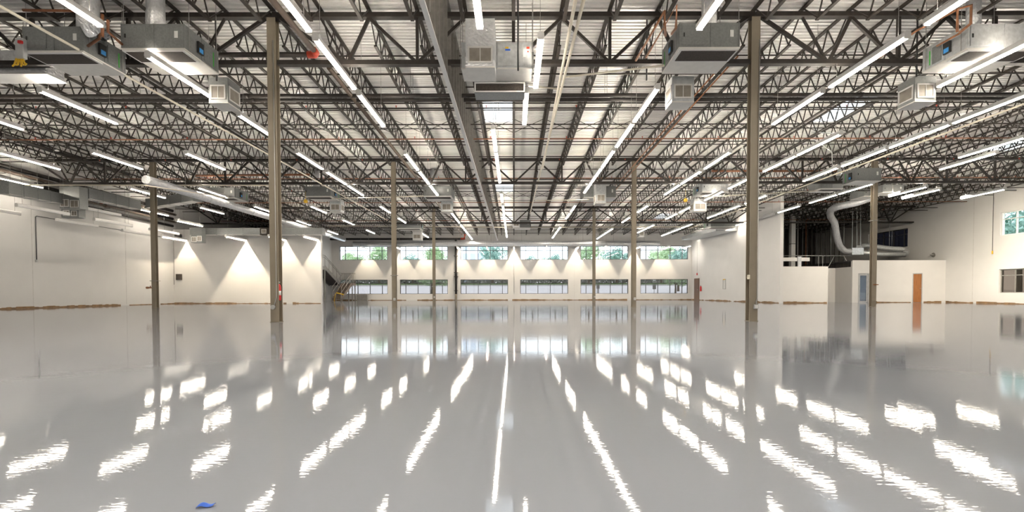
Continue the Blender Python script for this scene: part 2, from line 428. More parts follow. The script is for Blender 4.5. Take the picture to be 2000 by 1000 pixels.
# ------------------------------------------------------------------ columns
CX = [-18.06, -6.02, 6.02, 18.06]
RN = {1: 'nearest', 2: 'second', 3: 'third'}
cw = .105
def column(x, y, label):
    t = thing('steel_column', label, 'column', (x, y, 0), 0, 'wide flange steel columns')
    h = zchord(y) - .06
    fb, wb = .02, .009
    pf = [(-cw, -cw), (cw, -cw), (cw, -cw + fb), (wb, -cw + fb), (wb, cw - fb), (cw, cw - fb), (cw, cw), (-cw, cw), (-cw, cw - fb), (-wb, cw - fb), (-wb, -cw + fb), (-cw, -cw + fb)]
    sh = MB(); sh.v = [(x_, y_, .012) for x_, y_ in pf] + [(x_, y_, h - .02) for x_, y_ in pf]
    sh.f = [(i, (i + 1) % 12, 12 + (i + 1) % 12, 12 + i) for i in range(12)] + [tuple(reversed(range(12))), tuple(range(12, 24))]
    sh.build('shaft', M['column'], t)
    MB().box(-cw - .012, cw + .012, -cw - .012, cw + .012, 0, .012).build('base_plate', M['column'], t)
    MB().box(-cw - .03, cw + .03, -cw - .02, cw + .02, h - .02, h).build('cap_plate', M['steel2'], t)
    return t
cols = {}
desc = {(1, 1): 'nearest left taupe steel column with a fire extinguisher on its side', (1, 2): 'nearest right taupe steel column with a small grey box near its foot',
        (2, 0): 'taupe steel column in front of the left wall with a brown hose valve', (2, 1): 'taupe column in the second row, left of the middle, before the second window',
        (2, 2): 'taupe column in the second row, right of the middle, before the right windows', (2, 3): 'taupe steel column standing in front of the office glass door',
        (3, 1): 'taupe column in the third row before the second window from the left', (3, 2): 'taupe column in the third row before the fifth window from the left',
        (3, 3): 'taupe column of the third row standing behind the tall inner wall end', (3, 0): 'taupe column of the third row behind the freestanding white wall'}
for r in (1, 2, 3):
    for k, x in enumerate(CX):
        if r == 1 and k in (0, 3): continue
        if r == 3 and k in (0, 3): continue
        cols[(r, k)] = column(x, ROWS[r], desc[(r, k)])

# ------------------------------------------------------------------ joists
JD = .60
def joist_meshes():
    n = 20; l0 = L - .02
    top = MB().box(-.045, .045, 0, l0, -.045, 0.0); 
    bot = MB().box(-.04, .04, .55, l0 - .55, -JD - .04, -JD)
    pts = [(0, .04, -.05)]
    step = (l0 - 1.2) / n
    pts.append((0, .6, -JD + .005))
    for i in range(n):
        pts.append((0, .6 + step * (i + .5), -.05)); pts.append((0, .6 + step * (i + 1), -JD + .005))
    pts.append((0, l0 - .04, -.05))
    web = MB().tube(pts, .019, 4)
    return top.mesh('top_chord', M['steel']), bot.mesh('bottom_chord', M['steel']), web.mesh('web', M['steel'])
jt_, jb_, jw_ = joist_meshes()
BAYN = ['front roof bay', 'second roof bay from the camera', 'third roof bay from the camera', 'rearmost roof bay']
def joist(x, bay, label):
    y = ROWS[bay] + .01
    t = thing('bar_joist', label, 'roof joist', (x, y, zdeck(y) - .005), 0, f'bar joists, {BAYN[bay]}')
    t.rotation_euler = (math.atan(SL), 0, 0)
    link('top_chord', jt_, t); link('bottom_chord', jb_, t); link('web', jw_, t)
def cnt(k, ref): return f'{ORD[k]} bar joist' if k else 'bar joist'
for bay in range(4):
    for i in range(-19, 25):
        x = i * 1.204
        if x < XL + .5 or x > XR - .5: continue
        if bay == 0 and abs(x) > 11.5: continue
        if i < 0: lab = f'dark bar joist, {-i} spacings left of the middle joist, {BAYN[bay]}'
        elif i == 0: lab = f'dark steel bar joist in the middle of the hall, {BAYN[bay]}'
        else: lab = f'dark bar joist, {i} spacings right of the middle joist, {BAYN[bay]}'
        joist(x, bay, lab)

# ------------------------------------------------------------------ girders (one per bay between columns)
GD = 1.17
def girder(x0, row, label, x1=None):
    y = ROWS[row]; z = zchord(y); p = L / 10
    t = thing('truss_girder', label, 'girder', (x0, y, z), 0, 'truss girders along the column lines')
    n = 10 if x1 is None else int(round((x1 - x0) / p))
    W = n * p
    MB().box(.012, W - .012, -.085, .085, -.055, .055).build('top_chord', M['steel2'], t)
    lo = -GD
    bx0 = .55 * p
    MB().box(.13, W - .13, -.085, .085, lo - .055, lo + .055).build('bottom_chord', M['steel2'], t)
    if n == 10: pts = [(.15, -.05), (1.55, lo), (2, -.05), (3, lo), (4, -.05), (5, lo), (6, -.05), (7, lo), (8, -.05), (8.45, lo), (9.85, -.05)]
    else: pts = [(.15, -.05), (1.55, lo), (2, -.05), (3, lo), (4, -.05), (n - .1, lo)]
    MB().tube([(a * p, 0, b_) for a, b_ in pts], .052, 4).build('web', M['steel2'], t)
    for k in (3, 5, 7):
        if k < n: MB().box(k * p - .035, k * p + .035, -.04, .04, lo + .06, -.06).build('vertical_post', M['steel2'], t)
    for k, q in ((1, 1.5), (9, 8.5)):
        if k < n: MB().bar((k * p, 0, -.06), (q * p, 0, lo + .06), .05).build('strut', M['steel2'], t)
GL = {1: 'first girder line', 2: 'second girder line', 3: 'third girder line'}
for r in (1, 2, 3):
    for k, x in enumerate([-18.06, -6.02, 6.02]):
        girder(x, r, f"dark truss girder {['left of', 'across the middle on', 'right of'][k]} {'the middle bay on ' if k != 1 else ''}the {GL[r]} from the camera")
    if r > 1: girder(18.06, r, f'dark truss girder at the far right end of the {GL[r]} from the camera')
    girder(-24.08, r, f'short dark truss girder meeting the left wall on the {GL[r]}', -18.06) if r > 1 else None

# ------------------------------------------------------------------ bridging lines, sprinkler branches
for bay in range(4):
    for k, f in enumerate((.17, .34, .5, .66, .83)):
        y = ROWS[bay] + L * f
        if y < 10: continue
        x0, x1 = (XL + .1, XR - .1)
        zt, zb = zdeck(y) - .06, zdeck(y) - JD - .055
        nm = f'{ORD[k + 1]} from the front, {BAYN[bay]}'
        o = MB().box(x0, x1, y - .018, y + .018, zb - .018, zb + .018).build('bridging_bar', M['steel'])
        tag(o, 'steel bar under the joists, ' + nm, 'brace', 'bridging bars under the joists')
        o = MB().box(x0, x1, y + .05, y + .08, zt - .05, zt - .02).build('bridging_bar', M['steel'])
        tag(o, 'steel bar along the joist tops, ' + nm, 'brace', 'bridging bars at the joist tops')
    # cross bridging, one zigzag rod per line
    y = ROWS[bay] + L * .58
    if bay in (1, 2):
        pa = []; pb = []
        for i in range(-19, 25):
            x = i * 1.204
            hi, lo = zdeck(y) - .08, zdeck(y) - JD - .02
            pa.append((x, y, hi if i % 2 else lo)); pb.append((x, y + .03, lo if i % 2 else hi))
        c = thing('cross_bridging', f'crossed steel rods between the joists, {BAYN[bay]}', 'brace', (0, 0, 0))
        MB().tube(pa, .012, 4).build('rod', M['steel'], c); MB().tube(pb, .012, 4).build('rod', M['steel'], c)

def pipe(name, path, r, m, label, cat='pipe', group=None, n=10):
    o = MB().tube(path, r, n).build(name, m, smooth=True)
    return tag(o, label, cat, group)
hd = MB(); hd.lathe([(.012, 0), (.012, .05), (.03, .055), (.03, .065)], 8)
hdm = hd.mesh('sprinkler_head', M['redfit'])
for i, y in enumerate((13.4, 16.45, 19.5, 22.5, 25.6, 28.6, 31.7, 34.7, 38.6, 42.4)):
    z = zdeck(y) - JD - .16
    t = thing('sprinkler_branch', f'thin dark red sprinkler pipe across the hall, {ORD[i + 1]} from the front', 'sprinkler pipe', (0, y, z), 0, 'sprinkler branch pipes')
    MB().tube([(XL + .3, 0, 0), (XR - .4, 0, 0)], .024, 8).build('branch_pipe', M['black_pipe'] if i % 2 else M['rust'], t, True)
    x = XL + 1.8
    while x < XR - 1:
        link('sprinkler_head', hdm, t, (x, 0, .02)); x += 3.05

# mains
y1, y2 = 15.1, 15.47
for y, nm in ((y1, 'front'), (y2, 'rear')):
    v = 186.5 if nm == 'front' else 195
    z = at(1000, v, y).z
    t = thing('fire_main', f'thick black pipe across the whole hall, {nm} one of the close pair', 'pipe', (0, y, z), 0, 'pair of thick black mains')
    MB().tube([(XL + .05, 0, 0), (XR - .05, 0, 0)], .062, 12).build('pipe_run', M['black_pipe'], t, True)
    for x in (-21, -14.6, -8.3, -1.9, 4.4, 10.8, 17.2, 23.5):
        MB().tube([(x - .06, 0, 0), (x + .06, 0, 0)], .076, 12).build('coupling', M['black_pipe'], t, True)
    for x in (-17.9, -11.6, -3.2, 2.9, 8.3, 14.5, 20.4):
        MB().tube([(x, 0, .06), (x, 0, zdeck(y) - z - .02)], .006, 6).build('hanger_rod', M['wire'], t)
zz = at(560, 107, 12.75).z
xb = at(620, 107, 12.75).x
t = thing('sprinkler_main', 'thick brown pipe running toward the camera and turning left at a red elbow', 'pipe')
MB().tube([(xb, 2.0, zz), (xb, 12.55, zz)], .07, 12).build('pipe_run', M['brown_pipe'], t, True)
MB().tube([(xb, 12.5, zz), (xb, 12.66, zz), (xb - .07, 12.75, zz), (xb - .25, 12.75, zz)], .088, 12).build('elbow', M['redfit'], t, True)
MB().tube([(xb - .2, 12.75, zz), (-11.6, 12.75, zz)], .066, 12).build('pipe_branch', M['black_pipe'], t, True)
zz2 = at(645, 134, 13.4).z; xx2 = at(645, 134, 13.4).x
pipe('drain_pipe', [(xx2, 13.3, zz2 - .02), (xx2, 47.0, zz2 - .5)], .065, M['brown_pipe'], 'long brown pipe running to the back beside the row of lights left of the middle')
z3 = at(1297, 250, 18.0)
for q in (0, .22):
    pipe('copper_line', [(z3.x + q, 12.6, z3.z + .0), (z3.x + q, 30, z3.z - .3)], .022, M['copper'], ('left' if q == 0 else 'right') + ' pipe of the copper pair running back beside the right light row', 'pipe', 'copper pairs at the roof', 8)
# rust coloured runs seen high on both sides
def run(u0, v0, Y0, u1, v1, Y1, r, m, name, label, cat='pipe'):
    return pipe(name, [at(u0, v0, Y0), at(u1, v1, Y1)], r, m, label, cat)
run(380, 343, 25.0, 605, 341, 25.0, .055, M['rust'], 'water_pipe', 'rust orange pipe across the roof left of the nearest left column')
run(1390, 334, 25.3, 1640, 334, 25.3, .055, M['rust'], 'water_pipe', 'rust orange pipe across the roof right of the nearest right column')
p0 = at(0, 318, 23.2); p1 = at(290, 398, 33.0)
pipe('water_pipe', [p0, p1], .075, M['rust'], 'rusty brown pipe along the left wall above the duct')
run(0, 262, 19.0, 250, 342, 26.5, .09, M['black_pipe'], 'roof_pipe', 'thick dark pipe running back at the far left above the lights')
for i, (z, r, m) in enumerate(((5.72, .085, 'black_pipe'), (5.98, .07, 'brown_pipe'), (6.22, .10, 'black_pipe'), (6.50, .08, 'brown_pipe'), (6.78, .10, 'black_pipe'))):
    x = XL + (.13 if i % 2 == 0 else .34)
    t = thing('supply_pipe', f"{'thick black' if m == 'black_pipe' else 'rusty brown'} pipe high along the left wall, {['lowest', 'second lowest', 'middle', 'second highest', 'highest'][i]} of five", 'pipe', (x, 0, z), 0, 'pipes stacked high along the left wall')
    MB().tube([(0, 13.0, .14), (0, 33.9, -.26)], r, 12).build('pipe_run', M[m], t, True)
    for yy in (16.5, 22.3, 28.1):
        zz_ = .14 - .4 * (yy - 13) / 20.9
        MB().tube([(0, yy - .07, zz_), (0, yy + .07, zz_ - .003)], r + .018, 12).build('coupling', M['redfit' if i == 2 else m], t, True)
        MB().box(XL - x + .002, 0, yy + .3, yy + .34, zz_ - r - .03, zz_ - r - .005).build('wall_bracket', M['black_pipe'], t)
# back wall drain with riser
zb_ = at(700, 467, 47.3).z
xr = at(890, 480, 47.75).x
t = thing('storm_drain', 'black pipe along the back wall top dropping as a riser between windows', 'pipe')
MB().tube([(-18.0, 47.3, zb_), (at(900, 467, 47.3).x, 47.3, zb_)], .10, 10).build('pipe_run', M['black_pipe'], t, True)
xe = at(900, 467, 47.3).x
MB().tube([(xe, 47.3, zb_), (xe + .35, 47.3, zb_ + .02), (xe + .42, 47.25, zb_ + .45)], .12, 10).build('elbow', M['redfit'], t, True)
t = thing('riser_pipe', 'dark brown vertical riser on the back wall between the second and third windows', 'pipe', (xr, 47.85, 0))
MB().tube([(0, 0, .62), (0, 0, 6.0)], .105, 12).build('riser', M['black_pipe'], t, True)
MB().tube([(0, 0, 0), (0, 0, .62)], .115, 12).build('riser_sleeve', M['column'], t, True)
for z in (.95, 2.35, 2.75, 4.4):
    MB().box(-.2, .2, -.14, .30, z - .02, z + .02).build('clamp', M['black_pipe'], t)

# ------------------------------------------------------------------ cream PVC lines
def pvc(name, path, label, r=.03): return pipe(name, path, r, M['pvc'], label, 'pvc pipe')
zl = at(0, 14, 9.3)
pvc('condensate_pipe', [(zl.x, 6, zl.z), at(765, 435, 37.5)], 'long cream pipe running back along the left side past the near left column')
a = at(1140, 0, 9.1); b2 = at(1035, 418, 35.0)
pvc('condensate_pipe', [a + (a - b2) * .12, b2], 'long cream pipe running back right of the middle, the right one of two', .035)
a = at(1124, 0, 9.0); b2 = at(1060, 330, 23.5)
pvc('condensate_pipe', [a + (a - b2) * .2, b2], 'shorter cream pipe close beside the long one right of the middle', .035)
pvc('condensate_branch', [at(1100, 151, 12.9), at(1297, 128, 11.6)], 'cream branch pipe rising to the grey unit beside the near right column', .024)
pvc('condensate_branch', [at(1033, 168, 12.9), at(1094, 174, 13.4)], 'short cream branch pipe at the foil wrapped unit in the middle', .022)
a = at(2000, 203, 13.6); b2 = at(1345, 447, 42.0)
pvc('condensate_pipe', [a + (a - b2) * .05, b2], 'long cream pipe running back along the right side below the lights')
pvc('condensate_branch', [at(0, 361.5, 22.4), at(540, 362, 23.9)], 'cream pipe running across in front of the left duct')
pvc('condensate_branch', [at(648, 388, 25.6), at(828, 383, 25.6)], 'cream pipe joining two grey units left of the middle', .026)
pvc('condensate_branch', [at(282, 362, 20.4), at(447, 386, 22.2)], 'thin cream pipe sloping to the back under the round foil duct', .022)
pvc('condensate_branch', [at(1045, 392, 25.2), at(1150, 390, 25.2)], 'cream branch pipe left of the second unit right of the middle', .024)
pvc('condensate_branch', [at(1375, 385, 25.9), at(1606, 372, 25.0)], 'cream branch pipe crossing behind the near right column', .026)
pvc('condensate_branch', [at(640, 441, 38.5), at(1000, 444, 38.5)], 'thin cream pipe across the back of the roof, left half', .035)
pvc('condensate_branch', [at(1030, 444, 38.5), at(1400, 443, 38.5)], 'thin cream pipe across the back of the roof, right half', .035)

# ------------------------------------------------------------------ stud bulkhead
XB, ZB0 = -1.62, 5.88
t = thing('stud_bulkhead', 'long hanging frame of metal studs running back left of the middle lights', 'stud wall')
MB().box(XB - .05, XB + .05, 6.0, 47.6, ZB0, ZB0 + .04).build('bottom_track', M['track'], t)
b = MB(); y0, y1_ = 6.0, 47.6
b.quadbox([(XB - .05, y0, zdeck(y0) - .06), (XB + .05, y0, zdeck(y0) - .06), (XB + .05, y1_, zdeck(y1_) - .06), (XB - .05, y1_, zdeck(y1_) - .06),
           (XB - .05, y0, zdeck(y0) - .01), (XB + .05, y0, zdeck(y0) - .01), (XB + .05, y1_, zdeck(y1_) - .01), (XB - .05, y1_, zdeck(y1_) - .01)])
b.build('top_track', M['stud'], t)
y = 6.1
while y < 47.5:
    zt = zdeck(y) - .07
    MB().box(XB - .046, XB + .046, y, y + .045, ZB0 + .042, zt).build('stud', M['stud'], t); y += .61

# ------------------------------------------------------------------ light fixtures
FL = 2.42
hb = MB()
hp = [(-.07, .0), (-.066, .085), (-.04, .12), (.04, .12), (.066, .085), (.07, .0)]
for y in (0, FL):
    hb.v += [(x, y, z) for x, z in hp]
for j in range(6):
    j2 = (j + 1) % 6
    hb.f.append((j, j2, 6 + j2, 6 + j))
hb.f.append(tuple(range(6))); hb.f.append(tuple(reversed(range(6, 12))))
UPM = MB().box(-.014, .014, .05, FL - .05, .1205, .124).mesh('deck_fill_strip', M['deckfill'])  # unseen glowing strip added on top of the housing to brighten the deck
HM = hb.mesh('housing', M['housing'])
lb = MB().box(-.046, .046, .03, FL - .03, -.024, -.001)
LM = lb.mesh('lens', M['lens']); LMW = lb.mesh('lens', M['dimlens']); LMO = lb.mesh('lens', M['lensoff'])
WM = MB().tube([(0, 0, 0), (0, 0, 1)], .005, 5).mesh('hanger_wire', M['wire'])
CAPM = MB().box(-.062, .062, 0, .028, -.036, -.001).mesh('end_cap', M['housing'])
FINM = MB().box(-.001, .001, FL - 2.33, FL, -.079, -.0245).mesh('reflector_fin', M['housing'])
def fixture(x, y, z, label, group, lit=True, wash=0, up=True):
    t = thing('strip_light', label, 'light', (x, y, z), 0, group)
    link('housing', HM, t); link('lens', (LMW if wash else LM) if lit else LMO, t)
    if lit and not wash and up: link('deck_fill_strip', UPM, t)
    link('end_cap', CAPM, t); link('end_cap', CAPM, t, (0, FL - .028, 0))
    for yy in (.25, FL - .25):
        link('hanger_wire', WM, t, (0, yy, .118), None, (1, 1, zdeck(y + yy) - z - .13))
    if wash:
        ld = bpy.data.lights.new('wall_wash_or_fill', 'AREA'); ld.shape = 'RECTANGLE'; ld.size = .004; ld.size_y = 2.3
        ld.energy = wash; ld.color = (1.0, .84, .62)
        lo = bpy.data.objects.new('wall_wash_or_fill', ld); COL.objects.link(lo); lo.parent = t; lo.location = (0, FL - 1.16, -.045)
        for s in (-1, 1): link('reflector_fin', FINM, t, (s * .022, 0, 0))
    return t
ZL = EYE + 5.22
def row(name, x, ys, z=ZL, lit=True, grp=None):
    for i, e in enumerate(ys):
        xx, y = (x, e) if not isinstance(e, tuple) else e
        lit_ = 'lit strip light'
        fixture(xx, y, z, f'{lit_} hanging {name}, {ORD[i + 1]} from the front', grp or f'strip lights {name}', lit)
row('in the first row left of the bulkhead', -4.07, [7.3, 10.0, 12.75, 18.1, 20.75, 23.4, 31.0, 33.6, 36.8, 39.5, 42.05, 44.6])
row('in the second row left of the bulkhead', -8.05, [7.1, 10.7, 14.2, 17.95, 20.8, 23.4, 29.0, 33.5, 40.3, 42.9])
row('in the third row left of the bulkhead', -12.2, [12.5, 18.0, 29.0, 34.4, 39.8])
row('in the fourth row left of the bulkhead', -15.6, [13.0, 17.9, 23.9, 29.0, 34.6, 40.3])
row('in the fifth row left of the bulkhead', -19.05, [17.9, 24.0, 29.3])
row('nearest the left wall', -23.2, [21.4, 30.0])
row('in the middle row right of the bulkhead', -.66, [7.2, (.56, 9.95), (.33, 12.6), 15.4, 17.95, 20.5, 25.3, 28.8, 31.6, 34.4, 37.2, 40.0, 42.8])
row('in the first row right of the middle', 3.68, [7.25, 12.4, 14.95, 17.75, 20.3, 22.85, 28.8, 31.7, 38.2, 40.9, 43.6])
row('in the second row right of the middle', 8.05, [7.1, 9.95, 12.65, 18.0, 20.8, 23.4, 29.0, 33.5, 39.3, 41.8, 44.3])
row('in the third row right of the middle', 10.8, [9.95, 16.0, 18.5, 21.9, 24.9, 29.1, 31.9, 37.2, 39.7])
row('in the fourth row right of the middle', 13.6, [12.6, 15.1, 17.65, 20.3, 26.0, 29.0, 31.5, 36.7, 39.3, 42.0])
row('in the fifth row right of the middle', 17.3, [16.4, (18.15, 18.2), 23.3, 25.85, 29.2, 35.9, 44.2])
fixture(17.45, 32.4, ZL, 'unlit strip light against the end of the tall inner wall', 'strip lights in the fifth row right of the middle', False)
row('in the pair before the right office roof', 20.5, [24.0, (21.7, 24.6)])
row('nearest the right wall', 25.0, [24.6])
for i, x in enumerate((-14.6, -11.2, -8.8, -5.4, -2.6, 0.0, 3.1, 6.15, 8.8, 12.0, 14.8)):
    fixture(x, YB - FL - .04, EYE + 4.36, f'lit strip light ending at the back wall by the upper windows, {ORD[i + 1]} from the left', 'wall washing lights at the back wall', True, 130)
for i, (x, e) in enumerate(((-23.1, 115), (-18.9, 330), (-16.1, 130), (-13.8, 130))):
    fixture(x, YM - FL - .03, EYE + 3.75, f'low lit strip light ending at the freestanding white wall, {ORD[i + 1]} from the left', 'wall washing lights at the freestanding wall', True, e)
fixture(-20.4, 29.2, EYE + 4.4, 'low lit strip light under the left duct near the freestanding wall corner', 'low lights at the left', True)
for nm, xs in (('overhead left of the camera', (-12.2, -8.05, -4.07)), ('overhead in the middle', (-.66,)), ('overhead right of the camera', (3.68, 8.05, 13.6))):
    for k, x in enumerate(xs):
        for i, y in enumerate((-4.8, -2.0, .8, 3.6)):
            fixture(x, y, ZL, f'strip light {nm}, {ORD[k + 1]} row from left, {ORD[i + 1]} from rear', 'strip lights overhead of the camera', True)
for i, (x, y) in enumerate(((20.9, 3.0), (20.9, 9.0), (20.9, 15.0), (25.0, 4.0), (25.0, 11.0), (25.0, 18.0), (25.0, 21.0))):
    fixture(x, y, ZL, f'strip light at the far right beside the camera side of the hall, {ORD[i + 1]} of seven', 'strip lights at the far right', True)
def aim_fill(t, energy, target, y0=FL / 2):  # extra tilted lamp added under a fixture to brighten a wall
    ld = bpy.data.lights.new('wall_wash_or_fill', 'AREA'); ld.shape = 'RECTANGLE'; ld.size = .06; ld.size_y = 1.6; ld.energy = energy; ld.color = (1.0, .88, .70); ld.spread = R(100)
    lo = bpy.data.objects.new('wall_wash_or_fill', ld); COL.objects.link(lo); lo.parent = t; lo.location = (0, y0, -.06)
    d = Vector(target) - (t.location + Vector((0, y0, -.06)))
    zax = -d.normalized(); yax = Vector((0, 1, 0)); xax = yax.cross(zax).normalized(); yax = zax.cross(xax)
    lo.rotation_euler = Matrix((xax, yax, zax)).transposed().to_euler()
for o in [o for o in COL.objects if o.name.startswith('strip_light')]:
    if 'nearest the right wall' in o['label']: aim_fill(o, 330, (30.1, 29.6, 2.1), FL - .9)
    if 'pair before the right office' in o['label']: aim_fill(o, 85, (o.location.x + 2.2, 33.5, 1.0), FL - .9)
fixture(16.7, YB - FL - .3, EYE + 4.4, 'strip light in the back right corner by the last upper window', 'strip lights in the back corner', True, 0, False)
for i, y in enumerate((9.5, 12.5, 15.5, 18.5, 21.5, 24.9)):
    fixture(29.1, y, EYE + 3.5, f'low lit strip light added unseen along the right wall, {ORD[i + 1]} from the front', 'added low fill lights along the right wall', True, 0, False)  # out of view lights added to brighten the right wall
for i, (x, y, z) in enumerate(((-23.2, 20.3, 3.72), (-21.2, 20.6, 3.75), (-23.2, 24.5, 3.72), (-21.2, 24.4, 3.72), (-23.2, 28.6, 3.72), (-21.2, 28.1, 3.72), (-22.0, 24.6, 4.35))):
    fixture(x, y, EYE + z, f'unlit white strip light hanging low along the left wall, {ORD[i + 1]} from the front', 'unlit low lights along the left wall', False)

# ------------------------------------------------------------------ HVAC units
UN = 0
def grille(parent, name, x0, x1, z0, z1, y, n=None, facing=-1):
    """vertical register in the XZ plane"""
    g = MB().frame(x0, x1, z0, z1, y - .02, y, .035).build(name, M['register'], parent)
    MB().box(x0 + .036, x1 - .036, y - .004, y - .001, z0 + .036, z1 - .036).build('grille_core', M['blade'], g)
    mx = (x0 + x1) / 2
    MB().box(mx - .008, mx + .008, y - .016, y - .006, z0 + .037, z1 - .037).build('grille_bar', M['register'], g)
    return g
def hvac(label, x0, x1, y0, y1, zb, h=.54, front=None, plen=None, m='galv', side=1, duct=None, ret=True, tagblue=True, group='suspended air handlers', rear=False):
    t = thing('air_handler', label, 'air handler', ((x0 + x1) / 2, (y0 + y1) / 2, zb), 0, group)
    ox, oy, oz = t.location
    w, d = (x1 - x0) / 2, (y1 - y0) / 2
    MB().box(-w, w, -d, d, .03, h).build('casing', M[m], t)
    MB().box(-w - .004, w + .004, -d - .004, d + .004, 0, .03).build('bottom_pan', M['liner'], t)
    for fx in (-.5, 0.02, .5):
        MB().box(fx * 2 * w * .98 - .008, fx * 2 * w * .98 + .008, -d - .012, -d, .03, h).build('seam', M[m], t)
    MB().box(-w - .012, -w, -.04, -.01, .03, h).build('seam', M[m], t); MB().box(w, w + .012, -.04, -.01, .03, h).build('seam', M[m], t)
    ap = MB().box(-w + .06, -w + .06 + w * .7, -d - .014, -d - .004, .07, h - .05).build('access_panel', M['galvlight' if m == 'galvlight' else 'galv'], t, bevel=.004)
    MB().box(-w + .09, -w + .12, -d - .026, -d - .015, h * .45, h * .6).build('latch', M['black'], ap)
    MB().box(w - .22, w - .14, -d - .007, -d - .003, h * .45, h * .72).build('rating_label', M['white'], t)
    MB().box(min(xs_ := (w if side > 0 else -w), xs_ + .006 * side), max(xs_, xs_ + .006 * side), d - .22, d - .19, .1, h - .12).build('tape_strip', M['green'], t)
    MB().box(min(xs_, xs_ + .012 * side), max(xs_, xs_ + .012 * side), .06, d - .28, .08, h - .08).build('side_panel', M['galv'], t)
    if ret:
        g = MB()
        fd = min(.55, d * .9)
        g.box(-w + .02, w - .02, -d - .005, -d + fd, -.035, -.002)
        gf = g.build('return_frame', M['register'], t)
        MB().box(-w + .07, w - .07, -d + .04, -d + fd - .05, -.043, -.036).build('return_filter', M['filter'], gf)
    if rear:
        rb = MB().box(-w + .25, w - .15, d, d + .45, -.28, .12).build('return_box', M['galv'], t)
        g = MB().frame(-w + .25, w - .15, -.27, -.03, d - .03, d - .004, .03).build('return_frame', M['register'], t)
        MB().box(-w + .285, w - .185, d - .012, d - .006, -.235, -.065).build('return_filter', M['filter'], g)
    xs = w if side > 0 else -w
    s = 1 if side > 0 else -1
    cb = MB().box(min(xs, xs + s * .05), max(xs, xs + s * .05), -.20, -.02, .14, h - .16).build('control_box', M['black'], t)
    if tagblue: MB().box(min(xs + s * .051, xs + s * .056), max(xs + s * .051, xs + s * .056), -.18, -.05, .16, .26).build('control_label', M['bluetag'], cb)
    for sx in (-1, 1):
        for sy in (-1, 1):
            yy = oy + sy * (d - .12)
            MB().tube([(sx * (w + .03), sy * (d - .12), .02), (sx * (w + .03), sy * (d - .12), zdeck(yy) - zb - .02)], .007, 6).build('hanger_rod', M['wire'], t)
    if plen:
        px0, px1, py0, py1, pz0, pz1, pm, gs = plen
        P = MB().box(px0 - ox, px1 - ox, py0 - oy, py1 - oy, pz0 - zb + .03, pz1 - zb).build('supply_plenum', M[pm], t)
        MB().box(px0 - ox - .003, px1 - ox + .003, py0 - oy - .003, py1 - oy + .003, pz0 - zb, pz0 - zb + .03).build('plenum_bottom', M['liner'], P)
        gx0, gx1, gz0, gz1 = px0 - ox + .05, px1 - ox - .05, pz0 - zb + .1, pz0 - zb + .1 + min(.36, (pz1 - pz0) * .75)
        grille(P, 'supply_register', gx0, gx1, gz0, gz1, py0 - oy - .002)
        if gs:   # a second register on the side facing the hall
            xx = px1 - ox if gs > 0 else px0 - ox
            g = MB().frame(py0 - oy + .04, py1 - oy - .04, gz0, gz1, 0, .02, .035)
            o = g.build('supply_register', M['register'], P, mw=Matrix.Translation((xx + (.021 if gs > 0 else -.001), 0, 0)) @ Matrix.Rotation(R(90), 4, 'Z'))
            MB().box(min(xx, xx + gs * .004), max(xx, xx + gs * .004), py0 - oy + .08, py1 - oy - .08, gz0 + .036, gz1 - .036).build('grille_core', M['blade'], P)
    if duct:
        dx, dy, dr = duct
        MB().tube([(dx - ox, dy - oy, h - .01), (dx - ox, dy - oy, zdeck(dy) - zb - .03)], dr, 18).build('round_duct', M['foil'], t, True)
        MB().tube([(dx - ox, dy - oy, h), (dx - ox, dy - oy, h + .03)], dr + .03, 18).build('duct_collar', M['galv'], t, True)
    return t
Zu = EYE + 5.43
def X(u, Y): return at(u, 300, Y).x
# first row
hvac('big grey air handler left of the near left column with a strip light below', X(241, 10.84), X(364, 10.84), 10.84, 12.08, Zu, .56,
     plen=(X(411, 12.45), X(448, 12.45), 12.42, 12.98, EYE + 4.86, EYE + 5.52, 'galv', 1), duct=(X(309, 11.3), 11.3, .19))
hvac('grey air handler at the far left with yellow tape hanging below its switch box', X(50, 10.9), X(50, 10.9) + 1.35, 10.9, 12.08, Zu - .02, .56, duct=(X(172, 11.8), 11.8, .17), m='galv')
hvac('middle air handler with a foil wrapped plenum hanging in front of it', X(902, 11.4), X(1039, 11.4), 11.42, 12.08, EYE + 5.25, .62, ret=False, m='galvlight', rear=True,
     plen=(X(910, 10.7), X(967, 10.7), 10.7, 11.40, EYE + 4.95, EYE + 6.02, 'foil', 0), tagblue=False)
hvac('grey air handler left of the near right column with one diamond sticker', X(1325, 10.84), X(1443, 10.84), 10.84, 12.08, Zu, .56, side=-1,
     plen=(X(1311, 12.45), X(1354, 12.45), 12.42, 12.95, EYE + 4.86, EYE + 5.52, 'galvlight', -1), duct=(X(1383, 11.4), 11.4, .17))
hvac('shiny air handler at the top right above the long right lights', X(1885, 10.9), X(1885, 10.9) + 1.6, 10.9, 12.08, Zu, .56, m='galvlight', side=-1,
     plen=(X(1783, 12.45), X(1824, 12.45), 12.42, 12.98, EYE + 4.86, EYE + 5.52, 'galv', -1), duct=(X(1896, 11.5), 11.5, .14))
